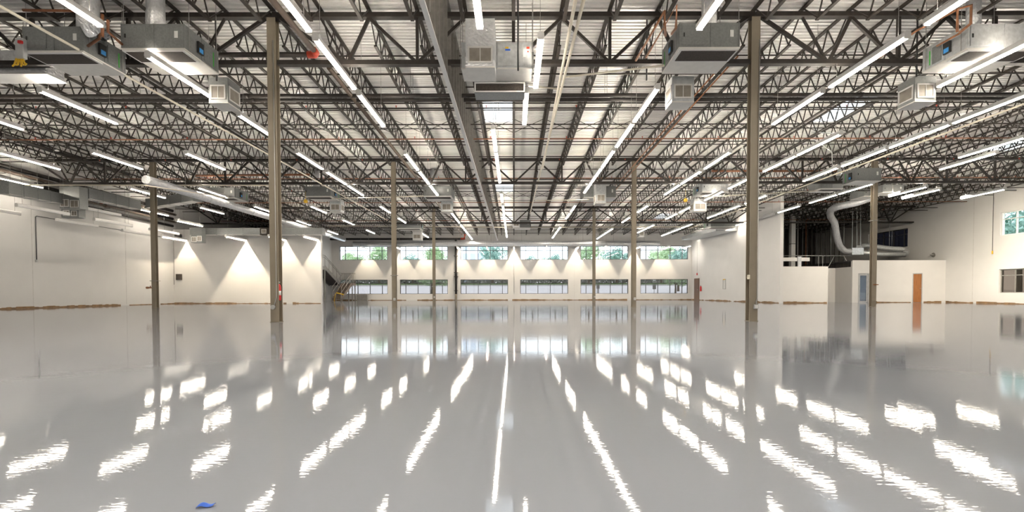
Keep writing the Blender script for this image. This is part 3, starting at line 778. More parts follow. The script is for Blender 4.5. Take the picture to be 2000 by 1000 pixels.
# second row
Z2 = EYE + 5.2
hvac('grey air handler behind the near left column under the second girder line', X(594, 26.0), X(645, 26.0), 26.0, 27.4, Z2, .54, side=1,
     plen=(X(643, 27.5), X(664, 27.5), 27.5, 28.1, EYE + 4.62, EYE + 5.34, 'galvlight', 1), duct=(X(616, 26.5), 26.5, .2))
hvac('grey air handler crossed by the light row just left of the stud bulkhead', X(827, 26.0), X(881, 26.0), 26.0, 27.4, Z2, .54, side=-1,
     plen=(X(861, 27.5), X(882, 27.5), 27.5, 28.1, EYE + 4.62, EYE + 5.34, 'galvlight', 0), duct=(X(846, 26.5), 26.5, .18))
hvac('grey air handler with a tall plenum in front, at the first right light row', X(1140, 25.6), X(1203, 25.6), 25.6, 26.8, EYE + 5.02, .62, side=1, ret=False,
     plen=(X(1164, 24.9), X(1184, 24.9), 24.9, 25.58, EYE + 4.6, EYE + 5.66, 'galvlight', -1))
hvac('bright galvanized air handler right of the second row right column', X(1372, 26.0), X(1423, 26.0), 26.0, 27.4, EYE + 5.4, .55, m='galvlight', side=-1,
     plen=(X(1356, 27.5), X(1381, 27.5), 27.5, 28.1, EYE + 4.62, EYE + 5.34, 'galvlight', -1), duct=(X(1395, 26.5), 26.5, .15))
hvac('grey air handler above the column in front of the office glass door', X(1672, 22.6), X(1722, 22.6), 22.6, 23.5, EYE + 5.18, .62, side=-1, ret=False)
hvac('grey duct box left of the unit over the office column with a round duct above', X(1603, 24.7), X(1648, 24.7), 24.7, 25.7, EYE + 5.28, .66, side=1, tagblue=False, duct=(X(1642, 25.2), 25.2, .14))
hvac('grey air handler behind the round foil duct at the left', X(388, 26.6), X(457, 26.6), 26.6, 28.0, EYE + 5.26, .56, side=1, duct=(X(400, 27.2), 27.2, .15))
# third row
Z3 = EYE + 4.93
hvac('small far grey air handler behind the second row left column', X(775, 37.0), X(820, 37.0), 36.9, 38.2, Z3, .6, side=1,
     plen=(X(805, 38.3), X(822, 38.3), 38.25, 38.9, EYE + 4.2, EYE + 5.0, 'register', 0))
hvac('small far air handler with a foil plenum by the middle light row', X(1005, 37.2), X(1036, 37.2), 37.2, 38.4, EYE + 5.0, .62, side=1, ret=False,
     plen=(X(1001, 36.6), X(1015, 36.6), 36.6, 37.18, EYE + 4.95, EYE + 6.1, 'foil', 0), tagblue=False)
hvac('small far grey air handler right of the second row right column', X(1249, 40.2), X(1283, 40.2), 40.2, 41.4, EYE + 5.47, .5, side=1,
     plen=(X(1249, 42.4), X(1260, 42.4), 42.4, 43.0, EYE + 4.9, EYE + 5.55, 'galv', 0))
hvac('far grey air handler beside the tall inner wall', X(1388, 37.0), X(1437, 37.0), 36.9, 38.3, EYE + 5.0, .62, side=-1, tagblue=False)

# silver branch duct leaving the far unit by the inner wall
t = thing('sheet_duct', 'white sheet duct sloping from the far unit to the back along the inner wall', 'duct')
q = [at(1398, 448, 38.4), at(1440, 448, 38.4), at(1360, 470, 46.2), at(1331, 468, 46.2)]
MB().quadbox([(q[0].x, 38.4, q[0].z - .12), (q[1].x, 38.4, q[0].z - .12), (q[2].x, 46.2, q[3].z - .05), (q[3].x, 46.2, q[3].z - .05),
              (q[0].x, 38.4, q[0].z + .22), (q[1].x, 38.4, q[0].z + .22), (q[2].x, 46.2, q[3].z + .25), (q[3].x, 46.2, q[3].z + .25)]).build('duct_body', M['galvlight'], t)

# round foil duct at the left and its twin across the back wall
a = at(285, 351, 20.6); b2 = at(672, 468, 46.2)
t = thing('round_duct_run', 'long round foil duct sloping away on the left toward the back windows', 'duct')
MB().tube([a, b2], .19, 20).build('duct_body', M['foil'], t, True)
dv = (b2 - a)
for k in range(1, 6):
    c = a + dv * (k / 6)
    MB().tube([c, c + dv.normalized() * .09], .203, 20).build('duct_band', M['galvlight'], t, True)
for k in range(5):
    c = a + dv * ((k + .5) / 5)
    MB().tube([c + Vector((0, 0, .2)), (c.x, c.y, zdeck(c.y) - .02)], .007, 6).build('hanger_rod', M['wire'], t)
t = thing('round_duct_run', 'crinkled foil duct running across above the back windows', 'duct')
zc = at(1000, 476, 47.0).z
xa_, xb_ = at(690, 476, 47.0).x, at(1288, 476, 47.0).x
MB().tube([(xa_, 47.0, zc), (xb_, 47.0, zc)], .24, 20).build('duct_body', M['foil'], t, True)
for k in range(10):
    x = xa_ + (xb_ - xa_) * (k + .5) / 10
    MB().tube([(x, 47.0, zc + .23), (x, 47.0, zdeck(47) - .02)], .012, 6).build('hanger_rod', M['wire'], t)

# rectangular ducts along the left wall
def duct_seg(name, p, q, w, h, label, m='galv', seams=4):
    """rectangular duct from p to q (bottom centre line), horizontal width w, height h"""
    p = Vector(p); q = Vector(q); d = (q - p); n = Vector((d.y, -d.x, 0)).normalized() * (w / 2); up = Vector((0, 0, h))
    t = thing(name, label, 'duct')
    MB().quadbox([p - n, p + n, q + n, q - n, p - n + up, p + n + up, q + n + up, q - n + up]).build('duct_body', M[m], t)
    e = Vector((0, 0, .012))
    MB().quadbox([p - n * 1.01 - e, p + n * 1.01 - e, q + n * 1.01 - e, q - n * 1.01 - e, p - n * 1.01, p + n * 1.01, q + n * 1.01, q - n * 1.01]).build('duct_bottom', M['liner'], t)
    for k in range(seams + 1):
        c = p + d * (k / seams); f = d.normalized() * .02; nn = n * 1.05
        MB().quadbox([c - nn - f - e * 2, c + nn - f - e * 2, c + nn + f - e * 2, c - nn + f - e * 2, c - nn - f + up * 1.04, c + nn - f + up * 1.04, c + nn + f + up * 1.04, c - nn + f + up * 1.04]).build('flange', M['galv'], t)
    for k in (.15, .85):
        c = p + d * k + up
        MB().tube([c, (c.x, c.y, zdeck(c.y) - .02)], .007, 6).build('hanger_rod', M['wire'], t)
    return t
duct_seg('rectangular_duct', at(2, 377, 20.2), at(110, 397, 24.2), .5, .5, 'grey rectangular duct close to the left wall, nearest piece at the frame edge')
duct_seg('rectangular_duct', at(164, 387, 24.9), at(266, 409, 28.8), .5, .52, 'grey rectangular duct on the left between the register box and the bend')
duct_seg('rectangular_duct', at(294, 407, 28.5), at(386, 393, 27.0), .5, .5, 'grey rectangular duct running from the left bend toward the unit')
t = thing('register_box', 'grey duct box with paired white registers high at the left wall', 'register', tuple(at(136, 407, 24.3)))
MB().box(-.5, .5, 0, .5, 0, 1.1).build('box_body', M['galv'], t)
grille(t, 'register', -.47, -.03, .08, .46, -.002); grille(t, 'register', .03, .47, .04, .42, -.002)
t = thing('register_box', 'lower galvanized box with two small registers below the first one', 'register', tuple(at(137, 425, 25.2)))
MB().box(-.45, .45, 0, .4, 0, .5).build('box_body', M['galv'], t)
grille(t, 'register', -.36, -.02, .1, .38, -.002); grille(t, 'register', .06, .38, .08, .36, -.002)
for sx in (-.4, .4):
    MB().tube([(sx, .2, .5), (sx, .2, 1.0)], .008, 6).build('hanger_rod', M['wire'], t)
duct_seg('rectangular_duct', at(376, 459, 33.0), at(632, 459, 33.0), .5, .45, 'grey rectangular duct along the top of the freestanding white wall', seams=5)
t = thing('register_box', 'galvanized box with two registers hanging at the freestanding wall corner', 'register', tuple(at(384, 474, 32.1)))
MB().box(-.36, .36, 0, .4, 0, 1.0).build('box_body', M['galv'], t)
grille(t, 'register', -.33, -.0, .05, .4, -.002); grille(t, 'register', .04, .34, .1, .45, -.002)
t = thing('register_box', 'dark square box with a pale register by the near left column', 'register', tuple(at(518, 459, 32.3)))
MB().box(-.36, .36, 0, .34, 0, .5).build('box_body', M['filter'], t)
grille(t, 'register', -.24, .08, .1, .4, -.002)
# foil wrapped trunk at the upper left edge
t = thing('wrapped_duct', 'bright foil wrapped duct with a white underside at the far left edge', 'duct')
q0 = at(-40, 163, 12.9); q1 = at(128, 163, 12.9)
MB().box(q0.x, q1.x, 12.36, 12.9, q0.z + .04, q0.z + .62).build('duct_body', M['foil'], t, bevel=.05)
MB().box(q0.x - .02, q1.x + .05, 12.34, 12.92, q0.z, q0.z + .04).build('duct_bottom', M['white'], t)
for xx in (.3, 1.4):
    MB().tube([(q0.x + xx, 12.7, q0.z + .6), (q0.x + xx, 12.7, zdeck(12.7) - .02)], .008, 6).build('hanger_rod', M['wire'], t)
# rust and copper loops beside the near units
def loop(label, pts, r=.026, m='rust'): 
    return pipe('refrigerant_pipe', [at(*p) for p in pts], r, M[m], label, 'pipe', None, 8)
loop('rust pipe frame above the far left air handler', [(45, 20, 10.6), (193, 22, 10.6), (194, 75, 10.6), (172, 90, 10.8)], .03)
loop('rust pipe dropping between the two left air handlers', [(200, 28, 10.4), (200, 72, 10.4)], .03)
loop('rust pipe bending into the big left air handler', [(211, 40, 10.3), (211, 62, 10.5), (240, 88, 10.86)], .028)
loop('copper pipe rising steeply left of the unit by the near right column', [(1242, 118, 11.8), (1298, 22, 9.8), (1298, 48, 9.9), (1300, 70, 10.8)], .028, 'copper')
loop('copper pipe hooked above the unit by the near right column', [(1262, 112, 11.9), (1322, 10, 9.8), (1320, 55, 10.4), (1312, 66, 10.8)], .028, 'copper')
loop('copper pipe square loop beside the top right shiny unit', [(1870, 62, 10.6), (1870, 18, 10.4), (1897, 10, 10.4), (1896, 46, 10.5), (1874, 64, 10.7)], .03, 'copper')
loop('copper pipe running from the top right unit down to the left', [(1872, 18, 10.4), (1790, 60, 11.2), (1715, 115, 12.9)], .024, 'copper')
loop('second copper pipe running from the top right unit down to the left', [(1876, 64, 10.8), (1830, 90, 11.4)], .024, 'copper')
# foil elbow duct at upper left
t = thing('elbow_duct', 'foil covered round elbow duct above the far left air handler', 'duct')
MB().tube([at(172, -20, 10.4), at(172, 40, 10.4), at(182, 58, 10.5), at(198, 60, 10.7)], .2, 18).build('duct_body', M['foil'], t, True)
# yellow warning tape and disconnect switch on far left unit
p = at(37, 95, 10.8)
t = thing('disconnect_switch', 'grey disconnect switch with a red lever at the far left unit', 'switch box', tuple(p))
MB().box(-.09, .09, 0, .1, -.2, .24).build('switch_body', M['box'], t, bevel=.01); MB().box(.02, .1, -.05, -.002, .1, .16).build('lever', M['red'], t)
p = at(38, 126, 10.85)
t = thing('warning_tape', 'yellow warning tape bundle hanging below the far left unit', 'tape', tuple(p))
for k in range(6):
    s = (k - 2.5) * .045
    MB().tube([(s * .2, 0, .32), (s * .6, .01, .15), (s, .02 * (k % 2), 0), (s * 1.4, .0, -.04 + .03 * (k % 3))], .018, 5).build('tape_strand', M['yellow'], t)
for (u, v, lab) in ((597, 393, 'yellow tape ball hanging under the unit behind the near left column'), (1339, 391, 'yellow tape ball hanging under the bright unit at the right')):
    p = at(u, v, 25.2); o = MB().lathe([(.02, -.1), (.09, -.07), (.11, 0), (.08, .07), (.02, .1), (.008, .12), (.008, .5)], 10, tuple(p)).build('warning_tape', M['yellow'], smooth=True); tag(o, lab, 'tape')
# diamond sticker
p = at(1338, 92, 10.82)
for lab, u, v0, v1, Y in (('black drain pole dropping to the unit by the near right column', 1263, -40, 157, 12.6), ('black drain pole dropping to the top right unit', 1790, -40, 150, 12.2),
                          ('black drain pole dropping behind the big left unit', 423, 10, 158, 12.3), ('black drain pole dropping in front of the middle unit', 1012, -40, 138, 11.2)):
    a = at(u, v0, Y); b2 = at(u, v1, Y)
    pipe('drain_drop', [(b2.x, Y, min(a.z, zdeck(Y) - .03)), (b2.x, Y, b2.z)], .02, M['black'], lab, 'pipe', None, 8)
SM = MB().lathe([(.03, .0), (.075, .012), (.08, .04), (.05, .06)], 14).mesh('sensor_body', M['white']); SB = MB().lathe([(.012, .06), (.012, .10)], 8).mesh('sensor_mount', M['conduit'])
for i, u in enumerate((111, 222, 332, 670, 836, 1116, 1225, 1335, 1450)):
    p = at(u, 288, 21.0)
    t = thing('occupancy_sensor', f'small white round sensor under the joists, {ORD[i + 1]} from the left in its row', 'sensor', (p.x, 21.0, zdeck(21) - JD - .15), 0, 'round sensors under the joists')
    link('sensor_body', SM, t); link('sensor_mount', SB, t)
# (part of its unit's casing: a thin decal)
for o in COL.objects:
    if o.get('label', '').startswith('middle air handler'):
        w2 = (X(1039, 11.4) - X(902, 11.4)) / 2; d2 = .33
        MB().box(.02, w2 - .2, -d2 - .03, -d2 - .006, .06, .56).build('access_door', M['galvlight'], o, bevel=.006)
        wl = MB().box(w2 - .13, w2 - .05, -d2 - .012, -d2 - .005, .33, .52).build('warning_label', M['white'], o)
        MB().box(w2 - .125, w2 - .055, -d2 - .015, -d2 - .0125, .46, .51).build('label_band', M['redfit'], wl)
        tri = MB(); c0 = (w2 - .09, -d2 - .015, .40)
        tri.v = [(c0[0] - .025, c0[1], c0[2] - .02), (c0[0] + .025, c0[1], c0[2] - .02), (c0[0], c0[1], c0[2] + .03), (c0[0] - .025, c0[1] + .002, c0[2] - .02), (c0[0] + .025, c0[1] + .002, c0[2] - .02), (c0[0], c0[1] + .002, c0[2] + .03)]
        tri.f = [(0, 1, 2), (5, 4, 3), (0, 3, 4, 1), (1, 4, 5, 2), (2, 5, 3, 0)]; tri.build('label_symbol', M['redfit'], wl)
        MB().box(.2, .32, -d2 - .034, -d2 - .031, .41, .45).build('blue_label', M['blue'], o); MB().box(.2, .28, -d2 - .034, -d2 - .031, .46, .50).build('yellow_label', M['yellow'], o)
    if o.get('label', '').endswith('one diamond sticker'):
        s = MB(); b0 = p - o.location
        s.quadbox([b0 + Vector(v) for v in ((-.055, -.004, 0), (0, -.004, -.055), (.055, -.004, 0), (0, -.004, .055), (-.055, -.001, 0), (0, -.001, -.055), (.055, -.001, 0), (0, -.001, .055))])
        s.build('sticker', M['white'], o)

# white flexible conduit at skylights on the right
for i, pts in enumerate(([(1585, 258, 19.5), (1648, 262, 19.7), (1705, 238, 19.0)], [(1590, 272, 19.6), (1625, 296, 21.0), (1626, 328, 22.4)])):
    pipe('flexible_conduit', [at(*p) for p in pts], .022, M['conduit'], ['pale conduit crossing the joists below the right skylight', 'pale conduit curving down to a strip light at the right'][i], 'conduit', None, 8)
# curb frames for skylights with white cross braces
for i, s in enumerate(SKY):
    yc = (s[2] + s[3]) / 2
    lab = ['nearest skylight beside the stud bulkhead', 'second skylight beside the stud bulkhead', 'third skylight beside the stud bulkhead near the back', 'bright skylight above the lights at the right', 'far skylight at the right near the back wall', 'skylight high at the far right'][i]
    t = thing('skylight', lab + ', white dome in the roof', 'skylight', (0, 0, 0), 0, 'skylights')
    z0 = zdeck(s[2]) + .075
    b = MB()
    b.frame(s[0] - .06, s[1] + .06, -s[3] - .06, -s[2] + .06, 0, .28, .06)
    o = b.build('curb', M['white'], t, mw=Matrix.Translation((0, 0, z0)) @ Matrix.Rotation(R(90), 4, 'X') @ Matrix.Scale(1, 4))
    MB().box(s[0] - .02, s[1] + .02, s[2] - .02, s[3] + .02, z0 + .30, z0 + .32).build('dome', M['dome'], t)
    MB().box((s[0] + s[1]) / 2 - .02, (s[0] + s[1]) / 2 + .02, s[2], s[3], z0 + .24, z0 + .28).build('glazing_bar', M['white'], t)

# ------------------------------------------------------------------ office roof: flexible ducts
t = thing('flexible_duct', 'foil flexible duct dropping from the ceiling onto the office roof', 'duct')
pts = [at(1700, 386, 30.0), at(1672, 396, 30.4), at(1640, 403, 31.2), at(1624, 410, 32.0), at(1622, 422, 32.8), at(1630, 436, 33.5), at(1634, 460, 34.2), at(1640, 480, 34.8), at(1650, 490, 35.0), at(1659, 491, 35.1)]
def smooth(P, n=5):
    out = []
    for i in range(len(P) - 1):
        a, b, c, d = P[max(i - 1, 0)], P[i], P[i + 1], P[min(i + 2, len(P) - 1)]
        for k in range(n):
            t_ = k / n
            out.append(.5 * ((2 * b) + (c - a) * t_ + (2 * a - 5 * b + 4 * c - d) * t_ ** 2 + (3 * b - a - 3 * c + d) * t_ ** 3))
    return out + [P[-1]]
MB().tube(smooth(pts), .22, 16).build('duct_body', M['foil'], t, True)
p = at(1671, 491, 35.1)
t = thing('mixing_box', 'pale galvanized box joining the ducts above the office', 'duct box', tuple(p))
MB().box(-.42, .42, -.25, .25, -.26, .24).build('box_body', M['galvlight'], t, bevel=.01)
for sx in (-.25, .1, .36):
    MB().tube([(sx, 0, .24), (sx - .05 * (sx > 0), 0, zdeck(35.1) - p.z)], .014, 6).build('hanger_strap', M['galvlight'], t)
pipe('round_duct_run', [at(1683, 493, 35.1), at(1720, 497, 35.1), at(1768, 497, 35.1)], .16, M['galvlight'], 'lower round duct lying above the office front', 'duct', None, 16)
pipe('round_duct_run', smooth([at(1677, 484, 35.45), at(1690, 480, 35.9), at(1740, 486, 35.9), at(1762, 487, 35.9), at(1770, 491, 35.7), at(1769, 494, 35.5)]), .19, M['galvlight'], 'upper round duct curving back above the office front', 'duct', None, 16)
p = at(1700, 379, 28.9)
hvac('small grey fan unit behind the office column feeding the flexible duct', p.x - .6, p.x + .3, 28.6, 29.8, p.z - .2, .45, tagblue=False, ret=False)
p = at(1745, 369, 27.6)
hvac('grey unit right of the office column near the lights pair', p.x - .6, p.x + .6, 27.6, 28.6, p.z - .2, .45, tagblue=False, ret=False)
p = at(1832, 498, 34.6)
t = thing('exhaust_fan', 'small motor fan standing on the office roof beside the right wall', 'fan', tuple(p))
MB().tube([(-.55, 0, 0), (.05, 0, 0)], .05, 10).build('shaft_tube', M['rail'], t, True)
MB().tube([(-.34, 0, 0), (-.30, 0, 0)], .17, 14).build('flange', M['rail'], t, True)
MB().box(.05, .42, -.2, .2, -.16, .18).build('motor', M['box'], t, bevel=.03)
MB().box(-.05, .40, -.15, .15, 2.93 - p.z, -.16).build('mount', M['rail'], t)
struct('wall_office_side', MB().box(XO + .17, XO + .2, YO + .16, YO + 3.2, 0, 2.87), M['shadowed'])  # added to hide the office fill panel; dark colour stands in for shade
t = thing('office_fill_panel', 'added fill panel brightening the office behind the glass door', 'light', (25.0, 35.0, 2.80))  # invented panel, added so the glass door does not look dark
MB().box(-.6, .6, -.3, .3, .02, .06).build('light_frame', M['white'], t); MB().box(-.56, .56, -.26, .26, .0, .018).build('diffuser', M['officefill'], t)
# hanger straps, pipes and studs in the dark area
for i, u in enumerate((1623, 1648, 1737, 1742, 1756)):
    p = at(u, 470, 38.5); pipe('hanger_strap', [(p.x, 38.5, 3.2 + .2 * (i % 2)), (p.x, 38.5, zdeck(38.5) - .03)], .016, M['galvlight'], f'thin bright hanger strap above the office, {ORD[i + 1]} from the left', 'hanger', 'hanger straps above the office', 6)
for i, u in enumerate((1574, 1558)):
    p = at(u, 470, 40.0); pipe('roof_riser', [(p.x, 40, 2.4), (p.x, 40, zdeck(40) - .02)], .035, M['rust'] if i == 0 else M['conduit'], ['thin red riser pipe in the dark space behind the inner wall', 'grey riser conduit in the dark space behind the inner wall'][i])
p = at(1548, 450, 39.0)
t = thing('vertical_duct', 'pale rectangular vertical duct behind the tall inner wall', 'duct', (p.x, 39, 0))
MB().box(-.17, .17, -.15, .15, 2.7, 7.0).build('duct_body', M['track'], t)
MB().box(-.185, .185, -.165, .165, 4.6, 4.66).build('flange', M['galv'], t)
t = thing('dark_stud_wall', 'dark row of bare metal studs behind the office', 'stud wall')
yy = 43.0
MB().box(XW + .4, XR - .2, yy, yy + .09, 2.95, 3.0).build('bottom_track', M['stud'], t)
x = XW + .6; k = 0
while x < XR - .4:
    MB().box(x - .02, x + .02, yy, yy + .09, 3.0, zdeck(yy) - .03).build('stud', M['stud'] if k % 3 else M['galv'], t); x += .41; k += 1
t = thing('cable_rack', 'pale conduit rack lying on the low partition top by the inner wall', 'rack', (0, 0, 0))
a = at(1528, 507, 34.5)
MB().box(a.x, a.x + 1.9, 34.4, 34.6, a.z - .12, a.z + .14).build('rack_body', M['track'], t)
MB().box(a.x + 1.0, a.x + 1.25, 34.3, 34.39, 2.47, a.z + .2).build('rack_post', M['galvlight'], t)
MB().tube([(a.x, 34.75, a.z + .3), (a.x + 5.2, 34.75, a.z + .28)], .025, 8).build('rack_rail', M['conduit'], t, True)
for q in (2.75, 3.05):
    MB().tube([(a.x + q, 34.75, 2.5), (a.x + q, 34.75, a.z + .3)], .02, 8).build('rack_post', M['conduit'], t, True)
MB().tube([(a.x + 3.4, 34.7, 2.5), (a.x + 3.85, 34.7, a.z + .26)], .02, 8).build('rack_brace', M['conduit'], t, True)
MB().tube([(a.x + 4.6, 34.8, a.z + .26), (a.x + 5.1, 34.8, 2.5)], .02, 8).build('rack_brace', M['conduit'], t, True)

# ------------------------------------------------------------------ small fittings
def boxthing(name, u, v, Y, w, h, d, m, label, cat, dx=0):
    p = at(u, v, Y); o = MB().box(p.x - w / 2, p.x + w / 2, Y - d, Y, p.z - h / 2, p.z + h / 2).build(name, M[m], bevel=.008); return tag(o, label, cat)
# near left column: conduit, outlet box, extinguisher
yf = ROWS[1] - cw
c = CX[1]
pipe('column_conduit', [(c + .055, yf - .012, 7.0), (c + .055, yf - .012, .62), (c + .02, yf - .014, .50), (c + .0, yf - .02, .42)], .011, M['conduit'], 'thin grey conduit down the face of the near left column', 'conduit', None, 8)
t = thing('outlet_box', 'round grey outlet box low on the near left column', 'outlet', (c - .03, yf - .003, .38))
MB().tube([(0, 0, 0), (0, -.05, 0)], .055, 16).build('box_body', M['box'], t, True); MB().tube([(0, -.05, 0), (0, -.056, 0)], .05, 16).build('cover_plate', M['conduit'], t, True)
t = thing('fire_extinguisher', 'red fire extinguisher with a white label on the near left column', 'fire extinguisher', (c + .068, ROWS[1] - .01, .55))
MB().lathe([(.042, 0), (.052, .02), (.052, .33), (.042, .38), (.018, .41)], 18).build('cylinder', M['red'], t, True)
MB().lathe([(.0535, .13), (.0535, .24)], 18).build('paper_label', M['white'], t, True)
MB().lathe([(.016, .41), (.016, .44), (.024, .445), (.024, .47)], 12).build('valve', M['conduit'], t, True)
MB().tube([(.0, -.02, .47), (.03, -.06, .50)], .010, 8).build('handle', M['black'], t, True)
MB().tube([(.0, .02, .45), (.03, .055, .38), (.03, .058, .2)], .008, 8).build('hose', M['black'], t, True)
MB().box(-.058, -.0525, -.02, .02, .1, .40).build('bracket', M['black'], t)
# near right column
c = CX[2]
t = thing('outlet_box', 'square grey outlet box low on the near right column', 'outlet', (c + .05, yf - .003, .37))
MB().box(-.055, .055, -.05, 0, -.055, .055).build('box_body', M['box'], t, bevel=.006); MB().box(-.04, .04, -.055, -.051, -.04, .04).build('cover_plate', M['white'], t)
pipe('column_conduit', [(c + .085, yf - .012, 7.0), (c + .085, yf - .012, .58), (c + .06, yf - .014, .5), (c + .055, yf - .03, .43)], .011, M['conduit'], 'thin grey conduit down the face of the near right column', 'conduit', None, 8)
p = at(1458, 541, ROWS[1] - .1)
t = thing('pull_station', 'small cream switch on the side of the near right column', 'switch', (c - cw, ROWS[1] - cw + .012, p.z))
MB().box(-.04, 0, -.04, .04, -.055, .055).build('switch_body', M['pvc'], t, bevel=.01); MB().box(-.055, -.041, -.015, .015, -.02, .02).build('toggle', M['pvc'], t)
for i, (r, k) in enumerate(((2, 1), (2, 2), (3, 1), (3, 2))):
    x = CX[k]; y = ROWS[r] - cw
    t = thing('outlet_box', ['small white outlet low on the second row left column', 'small white outlet low on the second row right column', 'small white outlet low on the third row left column', 'small white outlet low on the third row right column'][i], 'outlet', (x + .03, y - .002, .42))
    MB().box(-.05, .05, -.04, 0, -.06, .06).build('box_body', M['white'], t, bevel=.006); MB().box(-.03, .03, -.045, -.041, -.04, .04).build('cover_plate', M['conduit'], t)
# column bands seen across shafts
for i, ((r, k), z) in enumerate(zip(((2, 1), (3, 1), (2, 0), (2, 3)), (1.6, 1.2, 1.35, 4.3))):
    b = MB().frame(-.155, .155, -.155, .155, 0, .03, .045)
    o = b.build('column_clamp', M['rail'], mw=Matrix.Translation((CX[k], ROWS[r], z)) @ Matrix.Rotation(R(90), 4, 'X'))
    tag(o, ['thin steel clamp around the second row left column', 'thin steel clamp around the third row left column', 'thin steel clamp around the left wall column', 'thin steel clamp high around the office column'][i], 'clamp')
p = at(290, 562, ROWS[2])
t = thing('hose_valve', 'brown brass hose valve sticking out of the left wall column', 'valve', (CX[0] - cw, ROWS[2] - .05, p.z))
MB().tube([(0, 0, 0), (-.2, 0, 0)], .035, 10).build('valve_body', M['copper'], t, True); MB().tube([(-.2, 0, 0), (-.3, 0, 0)], .055, 12).build('valve_cap', M['copper'], t, True)
MB().tube([(-.1, 0, 0), (-.1, 0, .1)], .02, 8).build('valve_stem', M['copper'], t, True)
t = thing('standpipe', 'thin dark standpipe on the side of the left wall column', 'pipe', (CX[0] - cw - .04, ROWS[2] + .05, 0))
MB().tube([(0, 0, .82), (0, 0, 1.6)], .03, 8).build('pipe_run', M['black_pipe'], t, True)
p = at(1703, 556, ROWS[2])
t = thing('hose_valve', 'small brass valve on the office column', 'valve', (CX[3], ROWS[2] - cw, p.z))
MB().tube([(0, 0, 0), (0, -.12, 0)], .035, 10).build('valve_body', M['copper'], t, True); MB().tube([(-.12, -.1, 0), (.12, -.1, 0)], .025, 10).build('valve_cap', M['copper'], t, True)
# left wall conduit drop
pa = at(164, 509, 24.0); za, zt_ = at(164, 509, 24.7).z, at(164, 424, 24.7).z
yv = 24.3
pipe('wall_conduit', [(XL + .03, yv, za), (XL + .03, yv, zt_ - .05), (XL + .03, yv + .06, zt_), (XL + .03, 33.6, zt_ - .05)], .022, M['darkconduit'], 'dark conduit running along the left wall and dropping down it', 'conduit', None, 8)
o = MB().box(XL, XL + .06, yv - .05, yv + .05, za - .1, za + .02).build('junction_box', M['box']); tag(o, 'small grey box ending the conduit on the left wall', 'box')
boxthing('junction_box', 350, 541, YM, .42, .42, .05, 'filter', 'open brown electrical box on the freestanding wall', 'box')
p = at(344, 461, YM - .5)
t = thing('loudspeaker', 'black box speaker high in the left corner', 'speaker', (p.x, YM - .3, p.z))
MB().box(-.16, .16, -.15, .15, -.16, .16).build('cabinet', M['black'], t, bevel=.015); MB().tube([(0, -.151, -.02), (0, -.158, -.02)], .11, 16).build('cone', M['filter'], t, True); MB().box(-.03, .03, .15, .3, -.03, .03).build('bracket', M['black'], t)
pipe('wall_conduit', [at(339, 470, 33.9), at(340, 556, 33.9)], .015, M['darkconduit'], 'thin conduit in the left corner by the freestanding wall', 'conduit', None, 6)
# hanging pendant control on right wall
ph = at(1945, 493, 30.0)
t = thing('pendant_control', 'small yellow pendant control hanging on a cord near the right wall', 'pendant', (XR - .15, 30.2, 0))
MB().tube([(0, 0, 3.3), (0, 0, zdeck(30) - .03)], .016, 6).build('cord', M['darkconduit'], t, True); MB().box(-.03, .03, -.03, .03, 3.1, 3.3).build('handset', M['yellow'], t, bevel=.012)
# wall items on inner wall
pz = at(1367, 565, 45.5)
t = thing('fire_extinguisher', 'red fire extinguisher on the inner wall beside the brown door', 'fire extinguisher', (XW - .09, 45.6, .85))
MB().lathe([(.06, 0), (.075, .02), (.075, .40), (.05, .47)], 14).build('cylinder', M['red'], t, True); MB().lathe([(.02, .47), (.03, .50), (.03, .54)], 10).build('valve', M['black'], t, True)
t = thing('wall_frame', 'thin open white frame with a yellow top on the inner wall', 'frame', (XW - .004, 40.4, 1.0))
MB().frame(0, .55, 0, .85, 0, .03, .05).build('frame_ring', M['conduit'], t, mw=Matrix.Rotation(R(90), 4, 'Z'))
MB().box(-.035, -.031, .03, .5, .79, .86).build('frame_cap', M['yellow'], t)
t = thing('fire_strobe', 'small red alarm strobe above the brown door on the inner wall', 'alarm', (XW - .002, 46.7, 2.4))
MB().box(-.06, 0, -.08, .08, 0, .22).build('strobe_body', M['red'], t, bevel=.01); MB().tube([(-.02, 0, .22), (-.02, 0, 3.2)], .012, 6).build('conduit', M['conduit'], t, True)
# conduit drop on back wall between windows three and four
pipe('wall_conduit', [(.0, YB - .03, .75), (.0, YB - .03, 5.2)], .02, M['conduit'], 'thin grey conduit down the back wall between the third and fourth windows', 'conduit', None, 8)
o = MB().box(-.06, .06, YB - .07, YB, .62, .76).build('junction_box', M['box']); tag(o, 'small grey box at the foot of the back wall conduit', 'box')
# blue scrap on the floor
pb = at(398, 991, 1.62)
t = MB()
prof = [(-.020, .000), (-.016, .012), (-.004, .020), (.006, .014), (.012, .006), (.022, .006), (.034, .012)]
b0 = len(t.v)
for yy_, k in ((-.012, .35), (0, 1.0), (.012, .5)):
    for x, z in prof: t.v.append((x, yy_ + x * .2, z * k + .001))
for r in range(2):
    for i in range(len(prof) - 1):
        a_ = b0 + r * len(prof) + i; t.f.append((a_, a_ + 1, a_ + 1 + len(prof), a_ + len(prof)))
o = t.build('plastic_scrap', M['blue'], smooth=True); sl = o.modifiers.new('thick', 'SOLIDIFY'); sl.thickness = .002; o.modifiers.new('sub', 'SUBSURF').levels = 2
o.location = (at(398, 994, 1.62).x, 1.62, .0015); tag(o, 'small crumpled blue plastic scrap lying on the floor near the camera', 'scrap')

